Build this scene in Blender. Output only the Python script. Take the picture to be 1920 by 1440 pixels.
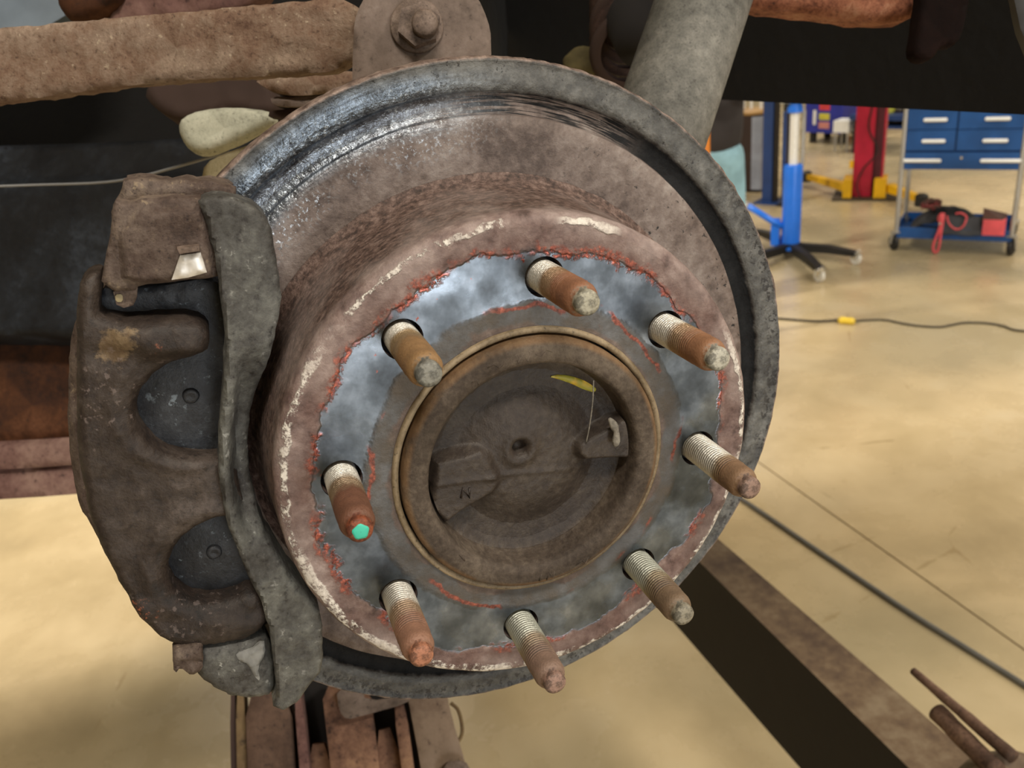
import bpy, bmesh, math, random
import numpy as np
from mathutils import Matrix, Vector, noise as mnoise
from mathutils.geometry import delaunay_2d_cdt
random.seed(7); rng = np.random.default_rng(7)
for o in list(bpy.data.objects): bpy.data.objects.remove(o)
PI = math.pi
SC = bpy.context.scene; COL = SC.collection

# ------------------------------------------------------------ camera
FPX = 1660.0; H = 1.85
dn = np.array([.093, .912, .40]); dn /= np.linalg.norm(dn)
Zc = -dn; Yc = np.array([0, 0, 1.]) - dn*dn[2]; Yc /= np.linalg.norm(Yc); Xc = np.cross(Yc, Zc)
A = np.stack([Xc, Yc, Zc])                 # camera axes (right, down, forward) -> world
C0 = np.array([0, 0, H])
cam = bpy.data.cameras.new('camera'); cam_o = bpy.data.objects.new('camera', cam); COL.objects.link(cam_o)
cam.sensor_width = 36; cam.lens = 36*FPX/1920; cam.clip_start = .01; cam.clip_end = 100
mw = Matrix.Identity(4)
for i in range(3):
    mw[i][0] = A[i, 0]; mw[i][1] = -A[i, 1]; mw[i][2] = -A[i, 2]; mw[i][3] = C0[i]
cam_o.matrix_world = mw
cam.dof.use_dof = True; cam.dof.focus_distance = .385; cam.dof.aperture_fstop = 17
SC.camera = cam_o
# ------------------------------------------------------------ world, lights, exposure
wd = bpy.data.worlds.new('world'); SC.world = wd; wd.use_nodes = True
wd.node_tree.nodes['Background'].inputs[0].default_value = (.62, .66, .72, 1)
wd.node_tree.nodes['Background'].inputs[1].default_value = .05
SC.view_settings.view_transform = 'Standard'; SC.view_settings.look = 'None'
SC.view_settings.gamma = 1; SC.view_settings.use_curve_mapping = False
SC.view_settings.exposure = 0.0

def area(name, loc, target, sx, sy, power, col):
    l = bpy.data.lights.new(name, 'AREA'); l.shape = 'RECTANGLE'; l.size = sx; l.size_y = sy
    l.energy = power; l.color = col
    o = bpy.data.objects.new(name, l); COL.objects.link(o)
    o.location = loc
    o.rotation_euler = (Vector(target)-Vector(loc)).to_track_quat('-Z', 'Y').to_euler()
    return o
# bay door daylight behind the camera, high-bay ceiling lamps over the shop
area('bay_door_daylight', (3.3, -5.55, 1.2), (3.3, 0, 1.2), 2.5, 2.3, 165, (.92, .96, 1.0))
for (x, y, p) in ((.35, -1.5, 115), (3.4, -.6, 150), (4.6, 3.0, 105), (6.8, 6.4, 115), (-2.2, 7.6, 110), (11.2, 15.2, 200), (2.6, 11.5, 150), (8.0, 1.0, 90), (-3.0, 4.0, 330)):
    area('high_bay_lamp', (x, y, 4.8), (x, y, 0), .5 if x == -3.0 else 1.3, .4, p, (1.0, .92, .80))

# ------------------------------------------------------------ rotor pose (camera coordinates)
R = np.array([[0.055418592660250066, -0.945299524530792, 0.3214616439142892],
              [-0.9453857839953749, 0.05389545125661388, 0.3214669497039409],
              [-0.3212078750679528, -0.3217205141957283, -0.8906859220495673]])
T = np.array([0.008737085258199542, 0.03449317749564402, 0.3871984173813259])

# ------------------------------------------------------------ geometry helpers
def ray(px, py): return A @ np.array([(px-960)/FPX, (py-720)/FPX, 1.])
def W(px, py, z): return C0 + ray(px, py)*z
def F(px, py, h=0.): r = ray(px, py); return C0 + r*(h-H)/r[2]
def up(base, px, py):
    r = ray(px, py); return C0 + r*np.hypot(base[0], base[1])/np.hypot(r[0], r[1])

class Frame:
    """plane frame: Rc columns = local axes in camera coordinates, Oc = origin in camera coordinates"""
    def __init__(s, Rc, Oc):
        s.R = Rc; s.O = Oc
        s.M = Matrix.Identity(4); Rw = A @ Rc; Ow = C0 + A @ Oc
        for i in range(3):
            for j in range(3): s.M[i][j] = Rw[i, j]
            s.M[i][3] = Ow[i]
    def uv(s, pts, z=0.):
        pts = np.array(pts, float)
        d = np.stack([(pts[:, 0]-960)/FPX, (pts[:, 1]-720)/FPX, np.ones(len(pts))], 1)
        n = s.R[:, 2]; k = (n @ s.O + z)/(d @ n)
        return ((d*k[:, None]-s.O) @ s.R)[:, :2]
RF = Frame(R, T)
def facing(px, py, depth, nx=0., ny=0.):
    """frame at a point, local z towards the viewer tilted by nx, ny; local x right, y up"""
    n = np.array([nx, ny, -1.]); n /= np.linalg.norm(n)
    x = np.array([1., 0, 0]); x -= n*(n @ x); x /= np.linalg.norm(x); y = np.cross(n, x)
    return Frame(np.stack([x, y, n], 1), np.array([(px-960)/FPX*depth, (py-720)/FPX*depth, depth]))

def mesh(name, V, Fc, mat, parent=None, M=None, smooth=True):
    me = bpy.data.meshes.new(name); me.from_pydata([tuple(map(float, v)) for v in V], [], [tuple(map(int, f)) for f in Fc]); me.update()
    if smooth: me.polygons.foreach_set('use_smooth', [True]*len(me.polygons))
    o = bpy.data.objects.new(name, me); COL.objects.link(o)
    if mat: me.materials.append(mat)
    if parent: o.parent = parent
    if M is not None: o.matrix_world = M
    return o
def bmobj(name, bm, mat, parent=None, M=None, smooth=False, bevel=0, seg=2):
    if bevel:
        bmesh.ops.bevel(bm, geom=[e for e in bm.edges if len(e.link_faces) == 2 and e.calc_face_angle(0) > .5], offset=bevel, segments=seg, affect='EDGES', clamp_overlap=True)
    bmesh.ops.recalc_face_normals(bm, faces=bm.faces)
    me = bpy.data.meshes.new(name); bm.to_mesh(me); bm.free()
    if smooth:
        me.polygons.foreach_set('use_smooth', [True]*len(me.polygons))
        try: me.set_sharp_from_angle(angle=math.radians(38))
        except Exception: pass
    o = bpy.data.objects.new(name, me); COL.objects.link(o)
    if mat: me.materials.append(mat)
    if parent: o.parent = parent
    if M is not None: o.matrix_world = M
    return o
def tag(o, label=None, cat=None, group=None, kind=None):
    if label: o['label'] = label
    if cat: o['category'] = cat
    if group: o['group'] = group
    if kind: o['kind'] = kind
    return o
def empty(name, label, cat, M=None, loc=None, rz=0, group=None):
    o = bpy.data.objects.new(name, None); COL.objects.link(o); o.empty_display_size = .05
    if M is not None: o.matrix_world = M
    elif loc is not None: o.matrix_world = Matrix.Translation(Vector([float(c) for c in loc])) @ Matrix.Rotation(rz, 4, 'Z')
    return tag(o, label, cat, group)
def relparent(o, p):
    """parent o (made in world space) keeping its place"""
    o.parent = p; o.matrix_parent_inverse = p.matrix_world.inverted(); return o

def lathe(prof, seg=96, a0=0, a1=2*PI, closed=True):
    V = []; Fc = []; n = len(prof); full = abs(a1-a0-2*PI) < 1e-6; ns = seg if full else seg+1
    for i in range(ns):
        a = a0+(a1-a0)*i/seg
        for r, z in prof: V.append((r*math.cos(a), r*math.sin(a), z))
    for i in range(seg):
        j = (i+1) % ns
        for k in range(n-1): Fc.append((i*n+k, j*n+k, j*n+k+1, i*n+k+1))
    return V, Fc
def tube(pts, rad, seg=10, cap=True):
    pts = [np.array(p, float) for p in pts]; n = len(pts)
    rads = rad if hasattr(rad, '__len__') else [rad]*n
    V = []; Fc = []; prev = None
    for i, p in enumerate(pts):
        d = pts[min(i+1, n-1)]-pts[max(i-1, 0)]; d = d/(np.linalg.norm(d)+1e-12)
        if prev is None:
            prev = np.cross(d, [0, 0, 1.]); 
            if np.linalg.norm(prev) < .1: prev = np.cross(d, [1., 0, 0])
        u = prev-d*(d @ prev); u /= np.linalg.norm(u); prev = u; v = np.cross(d, u)
        for k in range(seg):
            a = 2*PI*k/seg; V.append(p+rads[i]*(u*math.cos(a)+v*math.sin(a)))
    for i in range(n-1):
        for k in range(seg):
            k2 = (k+1) % seg; Fc.append((i*seg+k, i*seg+k2, (i+1)*seg+k2, (i+1)*seg+k))
    if cap:
        Fc.append(tuple(range(seg))[::-1]); Fc.append(tuple((n-1)*seg+k for k in range(seg)))
    return V, Fc
def join(parts):
    V = []; Fc = []
    for v, f in parts:
        b = len(V); V += [tuple(x) for x in v]; Fc += [tuple(i+b for i in q) for q in f]
    return V, Fc
def spline(P, n=8):
    P = [np.array(p, float) for p in P]; out = []
    for i in range(len(P)-1):
        p0 = P[max(i-1, 0)]; p1 = P[i]; p2 = P[i+1]; p3 = P[min(i+2, len(P)-1)]
        for k in range(n):
            t = k/n; out.append(.5*((2*p1)+(-p0+p2)*t+(2*p0-5*p1+4*p2-p3)*t*t+(-p0+3*p1-3*p2+p3)*t**3))
    out.append(P[-1]); return out
def box(bm, x0, x1, y0, y1, z0, z1):
    v = [bm.verts.new((x, y, z)) for z in (z0, z1) for y in (y0, y1) for x in (x0, x1)]
    for q in ((0, 2, 3, 1), (4, 5, 7, 6), (0, 1, 5, 4), (2, 6, 7, 3), (0, 4, 6, 2), (1, 3, 7, 5)): bm.faces.new([v[i] for i in q])
def bx(name, d, mat, parent, bevel=.003, M=None, smooth=False):
    bm = bmesh.new(); box(bm, *d); return bmobj(name, bm, mat, parent, M, smooth=smooth, bevel=bevel)
def cyl(name, p0, p1, r, mat, parent=None, seg=16, r2=None):
    V, Fc = tube([p0, p1], [r, r if r2 is None else r2], seg)
    o = mesh(name, V, Fc, mat, parent, smooth=True)
    try: o.data.set_sharp_from_angle(angle=math.radians(40))
    except Exception: pass
    return o

def polydist(P, poly):
    a = poly; b = np.roll(poly, -1, 0); ab = b-a; L = (ab**2).sum(1)+1e-18
    out = np.full(len(P), 1e9)
    for i in range(0, len(P), 4000):
        p = P[i:i+4000]; ap = p[:, None]-a[None]
        t = np.clip((ap*ab[None]).sum(2)/L, 0, 1); q = ap-t[..., None]*ab[None]
        out[i:i+4000] = np.sqrt((q**2).sum(2)).min(1)
    return out
def inside(P, poly):
    x, y = P[:, 0], P[:, 1]; c = np.zeros(len(P), bool); n = len(poly); j = n-1
    for i in range(n):
        xi, yi = poly[i]; xj, yj = poly[j]
        m = ((yi > y) != (yj > y)) & (x < (xj-xi)*(y-yi)/((yj-yi) or 1e-18)+xi); c ^= m; j = i
    return c
def resample(poly, step):
    out = []; n = len(poly)
    for i in range(n):
        a = poly[i]; b = poly[(i+1) % n]; k = max(1, int(round(np.linalg.norm(b-a)/step)))
        for q in range(k): out.append(a+(b-a)*q/k)
    return np.array(out)
def chaikin(poly, it=2):
    for _ in range(it):
        nx = np.roll(poly, -1, 0); q = np.empty((2*len(poly), 2)); q[0::2] = .75*poly+.25*nx; q[1::2] = .25*poly+.75*nx; poly = q
    return poly
def casting(name, poly, mat, parent=None, M=None, z0=0., thick=.01, rr=.003, res=.003, feat=None, nz=.0004, nscale=90., soft=1, flare=0., holes=(), side_noise=0.):
    """rounded slab with the given outline (local metres): lumpy front at z0, side walls down to z0-thick"""
    poly = np.array(poly, float)
    ar = .5*np.sum(poly[:, 0]*np.roll(poly[:, 1], -1)-np.roll(poly[:, 0], -1)*poly[:, 1])
    if ar < 0: poly = poly[::-1]
    if soft: poly = chaikin(poly, soft)
    poly = resample(poly, res)
    if side_noise:
        for i, p in enumerate(poly):
            v = mnoise.noise_vector(Vector((p[0]*220, p[1]*220, z0*50))); poly[i] = p+np.array([v[0], v[1]])*side_noise
    lo = poly.min(0); hi = poly.max(0)
    gx, gy = np.meshgrid(np.arange(lo[0], hi[0], res), np.arange(lo[1], hi[1], res*.9))
    gx = gx+(np.arange(gx.shape[0]) % 2)[:, None]*res*.5
    G = np.stack([gx.ravel(), gy.ravel()], 1); G = G[inside(G, poly)]
    G = G[polydist(G, poly) > res*.55]
    rim = []
    d0 = polydist(poly*1., poly)
    pts = [Vector(p) for p in poly]+[Vector(p) for p in G]; n = len(poly)
    edges = [(i, (i+1) % n) for i in range(n)]
    vs, es, fs, *_ = delaunay_2d_cdt(pts, edges, [], 1, 1e-7)
    Pv = np.array([(v[0], v[1]) for v in vs]); d = polydist(Pv, poly)
    q = np.clip(rr-d, 0, rr); z = -rr+np.sqrt(np.maximum(rr*rr-q*q, 0)) if rr > 0 else 0*d
    if feat is not None: z = z+feat(Pv[:, 0], Pv[:, 1])
    ns = np.array([mnoise.fractal(Vector((p[0]*nscale, p[1]*nscale, z0*70)), 1., 2., 3) for p in Pv])
    z = z0+z+ns*nz*np.clip(d/(rr+1e-6), 0, 1)
    V = [(p[0], p[1], zz) for p, zz in zip(Pv, z)]; Fc = []
    cen_ = np.array([Pv[list(f)].mean(0) for f in fs]); ins = inside(cen_, poly)
    for f, ok in zip(fs, ins):
        if ok:
            a, b, cc = Pv[f[0]], Pv[f[1]], Pv[f[2]]
            s = (b[0]-a[0])*(cc[1]-a[1])-(b[1]-a[1])*(cc[0]-a[0])
            Fc.append(tuple(f) if s > 0 else tuple(f)[::-1])
    # side walls, using boundary indices of the outline (first n input points map one to one)
    order = []
    for p in poly: order.append(int(np.argmin(((Pv-p)**2).sum(1))))
    cen = poly.mean(0); rings = [order]; 
    nr = 3 if thick > .02 else 1
    for k in range(1, nr+1):
        base = len(V); f = k/nr
        for p, idx in zip(poly, order):
            pp = p+(p-cen)*flare*f
            w = mnoise.noise(Vector((pp[0]*nscale, pp[1]*nscale, f*3+z0*9)))*nz*1.5
            dirv = (p-cen)/(np.linalg.norm(p-cen)+1e-9)
            V.append((pp[0]+dirv[0]*w, pp[1]+dirv[1]*w, z[idx]+(z0-thick-z[idx])*f))
        rings.append(list(range(base, base+n)))
    for a, b in zip(rings[:-1], rings[1:]):
        for i in range(n):
            j = (i+1) % n; Fc.append((a[j], a[i], b[i], b[j]))
    Fc.append(tuple(rings[-1])[::-1])
    o = mesh(name, V, Fc, mat, parent, M)
    try: o.data.set_sharp_from_angle(angle=math.radians(55))
    except Exception: pass
    return o
def holed(rout, rin, holes, seg=128, step=.006, zf=None, jitter=0.):
    """flat annulus with round holes -> V, F at z = zf(r, a)"""
    pts = []; edges = []
    def loop(c, r, n):
        b = len(pts)
        for i in range(n): pts.append(Vector((c[0]+r*math.cos(2*PI*i/n), c[1]+r*math.sin(2*PI*i/n))))
        edges.extend([(b+i, b+(i+1) % n) for i in range(n)])
    loop((0, 0), rout, seg); loop((0, 0), rin, seg)
    for c, r in holes: loop(c, r, 28)
    gr = np.arange(rin+step, rout-step*.4, step)
    for r in gr:
        n = int(2*PI*r/step)
        for i in range(n):
            a = 2*PI*i/n+r*91; x, y = r*math.cos(a), r*math.sin(a)
            if all(math.hypot(x-c[0], y-c[1]) > q+step*.35 for c, q in holes): pts.append(Vector((x, y)))
    vs, es, fs, *_ = delaunay_2d_cdt(pts, edges, [], 1, 1e-7)
    V = [(v[0], v[1], zf(math.hypot(v[0], v[1]), 0) if zf else 0.) for v in vs]; Fc = []
    for f in fs:
        cx = sum(vs[i][0] for i in f)/3; cy = sum(vs[i][1] for i in f)/3
        if rin*.999 < math.hypot(cx, cy) and all(math.hypot(cx-c[0], cy-c[1]) > q*.985 for c, q in holes):
            a, b, c = (vs[i] for i in f); s = (b[0]-a[0])*(c[1]-a[1])-(b[1]-a[1])*(c[0]-a[0])
            Fc.append(tuple(f) if s > 0 else tuple(f)[::-1])
    return V, Fc

# ------------------------------------------------------------ material helpers
def col4(c): return (c[0], c[1], c[2], 1) if len(c) == 3 else c
def srgb(h):
    h = h.lstrip('#'); v = [int(h[i:i+2], 16)/255 for i in (0, 2, 4)]
    return tuple(x/12.92 if x <= .04045 else ((x+.055)/1.055)**2.4 for x in v)
class Mt:
    def __init__(s, name, rough=.7, metal=0., spec=.5):
        s.m = bpy.data.materials.new(name); s.m.use_nodes = True; s.t = s.m.node_tree; s.n = s.t.nodes
        s.b = s.n['Principled BSDF']; s.b.inputs['Roughness'].default_value = rough; s.b.inputs['Metallic'].default_value = metal
        s.b.inputs['Specular IOR Level'].default_value = spec
        s.tc = s.n.new('ShaderNodeTexCoord'); s.P = s.tc.outputs['Object']; s.hgt = None
    def L(s, a, b): s.t.links.new(a, b)
    def setin(s, inp, v):
        if hasattr(v, 'is_output') or isinstance(v, bpy.types.NodeSocket): s.L(v, inp)
        elif isinstance(v, (tuple, list)): inp.default_value = col4(v) if len(inp.default_value) == 4 else v
        else: inp.default_value = v
    def noise(s, scale, detail=4, rough=.55, vec=None, dist=0.):
        n = s.n.new('ShaderNodeTexNoise'); n.inputs['Scale'].default_value = scale; n.inputs['Detail'].default_value = detail
        n.inputs['Roughness'].default_value = rough; n.inputs['Distortion'].default_value = dist
        s.L(vec if vec is not None else s.P, n.inputs['Vector']); return n.outputs['Fac']
    def vor(s, scale, vec=None, feature='F1'):
        n = s.n.new('ShaderNodeTexVoronoi'); n.feature = feature; n.inputs['Scale'].default_value = scale
        s.L(vec if vec is not None else s.P, n.inputs['Vector']); return n.outputs['Distance']
    def math(s, op, a, b=None, clamp=False):
        n = s.n.new('ShaderNodeMath'); n.operation = op; n.use_clamp = clamp; s.setin(n.inputs[0], a)
        if b is not None: s.setin(n.inputs[1], b)
        return n.outputs[0]
    def mul(s, a, b): return s.math('MULTIPLY', a, b)
    def add(s, a, b): return s.math('ADD', a, b)
    def sub(s, a, b): return s.math('SUBTRACT', a, b)
    def mx(s, a, b): return s.math('MAXIMUM', a, b)
    def sm(s, x, lo, hi, a=0., b=1.):
        n = s.n.new('ShaderNodeMapRange'); n.interpolation_type = 'SMOOTHSTEP'; s.setin(n.inputs[0], x)
        if lo > hi: lo, hi, a, b = hi, lo, b, a
        n.inputs[1].default_value = lo; n.inputs[2].default_value = hi; n.inputs[3].default_value = a; n.inputs[4].default_value = b
        return n.outputs[0]
    def band(s, x, a, b, w): return s.mul(s.sm(x, a-w, a+w), s.sm(x, b-w, b+w, 1., 0.))
    def mix(s, a, b, f):
        n = s.n.new('ShaderNodeMix'); n.data_type = 'RGBA'; s.setin(n.inputs['Factor'], f)
        s.setin(n.inputs[6], a); s.setin(n.inputs[7], b); return n.outputs[2]
    def ramp(s, f, stops):
        n = s.n.new('ShaderNodeValToRGB'); s.L(f, n.inputs[0]); e = n.color_ramp.elements
        while len(e) < len(stops): e.new(.5)
        for k, (p, c) in enumerate(stops): e[k].position = p; e[k].color = col4(c)
        return n.outputs[0]
    def sep(s, v=None):
        n = s.n.new('ShaderNodeSeparateXYZ'); s.L(v if v is not None else s.P, n.inputs[0]); return n.outputs
    def comb(s, x, y, z):
        n = s.n.new('ShaderNodeCombineXYZ')
        for i, v in enumerate((x, y, z)): s.setin(n.inputs[i], v)
        return n.outputs[0]
    def polar(s):
        x, y, z = s.sep(); s.x, s.y, s.z = x, y, z
        s.r = s.math('SQRT', s.add(s.mul(x, x), s.mul(y, y))); s.th = s.math('ARCTAN2', y, x)
    def ang(s, deg, half, soft=12):
        """mask: 1 within half degrees of the given angle (rotor local)"""
        a = math.radians(deg); c = s.math('DIVIDE', s.add(s.mul(s.x, math.cos(a)), s.mul(s.y, math.sin(a))), s.mx(s.r, 1e-4))
        return s.sm(c, math.cos(math.radians(min(half+soft, 179.9))), math.cos(math.radians(max(half-soft, 0.1))))
    def scalev(s, v): 
        n = s.n.new('ShaderNodeVectorMath'); n.operation = 'MULTIPLY'; s.L(s.P, n.inputs[0]); n.inputs[1].default_value = v; return n.outputs[0]
    def color(s, c): s.setin(s.b.inputs['Base Color'], c); return s
    def rough(s, v): s.setin(s.b.inputs['Roughness'], v); return s
    def metal(s, v): s.setin(s.b.inputs['Metallic'], v); return s
    def bump(s, h, dist=.001, strength=1.):
        n = s.n.new('ShaderNodeBump'); n.inputs['Distance'].default_value = dist; n.inputs['Strength'].default_value = strength
        s.L(h, n.inputs['Height'])
        if s.hgt is not None: s.L(s.hgt, n.inputs['Normal'])
        s.hgt = n.outputs[0]; s.L(n.outputs[0], s.b.inputs['Normal']); return s
def rusty(name, cols, scale=60, bump=.0006, rough=.8, fleck=None, metal=0., big=None, spec=.35):
    m = Mt(name, rough, metal, spec); n = m.noise(scale, 7, .68); b = m.noise(scale*.22, 3, .5); f = m.noise(scale*6, 4, .7)
    k = len(cols); mixv = m.add(m.add(m.mul(n, .42), m.mul(b, .38)), m.mul(f, .20)); c = m.ramp(mixv, [(.385+.23*i/(k-1), cols[i]) for i in range(k)])
    c = m.mix(c, (0.012, .010, .010), m.sm(f, .42, .30, 0, .55))
    c = m.mix(c, (0.012, .010, .010), m.sm(m.noise(scale*1.3, 4, .6), .36, .30, 0, .35))
    if fleck: c = m.mix(c, fleck, m.mul(m.sm(m.noise(scale*5, 3, .6), .60, .68), m.sm(n, .48, .62, .1, .75)))
    m.color(c); m.bump(m.add(m.mul(n, 1.), m.mul(f, .35)), bump*1.3, 1.); return m.m
def plain(name, c, rough=.5, metal=0., var=.12, scale=8, bump=0.):
    m = Mt(name, rough, metal); n = m.noise(scale, 4)
    m.color(m.mix(tuple(x*(1-var) for x in c), tuple(min(1, x*(1+var)) for x in c), m.sm(n, .35, .65)))
    if bump: m.bump(m.noise(scale*8, 4), bump)
    return m.m
MAT = {}
MAT['cal'] = rusty('caliper_iron', [srgb('231c19'), srgb('3a2f2a'), srgb('4a403b'), srgb('5d534e')], 60, .0008, .55, srgb('8d8a86'))
def cal_material():
    m = Mt('caliper_iron_patched', .58, 0, .4); n = m.noise(62, 7, .68); b = m.noise(13, 3, .5); f = m.noise(330, 4, .7)
    mixv = m.add(m.add(m.mul(n, .42), m.mul(b, .38)), m.mul(f, .20))
    c = m.ramp(mixv, [(.385+.23*i/3, col) for i, col in enumerate([srgb('171210'), srgb('2a211c'), srgb('3b322c'), srgb('544a44')])])
    c = m.mix(c, (.012, .010, .010), m.sm(f, .42, .30, 0, .5))
    def spot(px, py, rad, z=-.024):
        p = RF.uv([(px, py)], z)[0]; v = m.n.new('ShaderNodeVectorMath'); v.operation = 'DISTANCE'; m.L(m.P, v.inputs[0]); v.inputs[1].default_value = (p[0], p[1], z)
        return m.sm(m.add(v.outputs['Value'], m.mul(m.sub(m.noise(95, 5, .7), .5), rad*4.)), rad*1.05, rad*.5)
    tanp = m.ramp(n, [(.4, srgb('6e5940')), (.6, srgb('a08a68'))])
    c = m.mix(c, tanp, m.mul(m.mx(spot(205, 662, .0075), spot(235, 645, .005)), .6))
    c = m.mix(c, srgb('7d6f6a'), m.mul(m.sm(m.noise(300, 3, .6), .58, .66), m.mx(m.mul(spot(340, 1160, .024), .35), m.mul(spot(200, 740, .022), .45))))
    c = m.mix(c, srgb('8a5038'), m.mul(m.sm(f, .52, .60), m.mx(spot(265, 1148, .007), spot(300, 640, .004))))
    m.color(c); m.bump(m.add(n, m.mul(f, .35)), .0011, 1.); return m.m
MAT['cal'] = cal_material()
MAT['cal_d'] = rusty('caliper_iron_scaly', [srgb('2e2420'), srgb('483a33'), srgb('5c4f47'), srgb('74665a')], 75, .001, .75, srgb('8d7c66'))
MAT['brk'] = rusty('bracket_iron', [srgb('322f2c'), srgb('4c4b48'), srgb('666661'), srgb('85867f')], 50, .0008, .6, srgb('a5a5a0'))
MAT['pad'] = rusty('pad_backing_steel', [srgb('1a1a1b'), srgb('26272a'), srgb('323438'), srgb('45484c')], 60, .0005, .5, srgb('7d8890'))
MAT['bar'] = rusty('scaly_rust_bar', [srgb('5a4134'), srgb('78604f'), srgb('877363'), srgb('9d8977')], 55, .0013, .85, srgb('b8a890'))
MAT['plate'] = rusty('brown_bracket_plate', [srgb('53473f'), srgb('6a5c53'), srgb('796a61'), srgb('8a7d74')], 30, .0005, .8)
MAT['orange'] = rusty('orange_rust', [srgb('1d110a'), srgb('381f11'), srgb('4d2d18'), srgb('643f28')], 22, .001, .85)
MAT['pink'] = rusty('dusty_red_rust', [srgb('4a3230'), srgb('684b45'), srgb('7b5e56'), srgb('8f7368')], 26, .0008, .85)
MAT['bump'] = rusty('cream_rubber', [srgb('8b8b7d'), srgb('acac9b'), srgb('bcbcaa'), srgb('cccab9')], 60, .0006, .95)
MAT['shock'] = rusty('grey_dusty_tube', [srgb('4c4a45'), srgb('605f5a'), srgb('716f69'), srgb('85837c')], 110, .0003, .75)
MAT['black'] = plain('black_underseal', srgb('080605'), .95, 0, .25, 5, .002)  # near-black base also stands in for shade from the unmodelled fender
MAT['dblue'] = rusty('bluish_black_paint', [srgb('0a0a0c'), srgb('121316'), srgb('1c1f24'), srgb('30353d')], 22, .0006, .6)
MAT['steel'] = plain('worn_bright_steel', srgb('cfcac2'), .38, .5, .1, 300)
MAT['nut'] = rusty('brown_nut', [srgb('4a3d36'), srgb('65564c'), srgb('7d6c61'), srgb('93857a')], 120, .0003, .7)
MAT['cradle'] = rusty('lift_cradle_rust', [srgb('3c2a22'), srgb('6b4e3f'), srgb('876652'), srgb('a27f62')], 26, .0008, .85)
MAT['near_black'] = plain('flat_black', (.012, .010, .010), .9)  # plain near-black for inner parts and the gap backing
MAT['vane'] = plain('dark_vane_iron', srgb('3a2a24'), .9)

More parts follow.
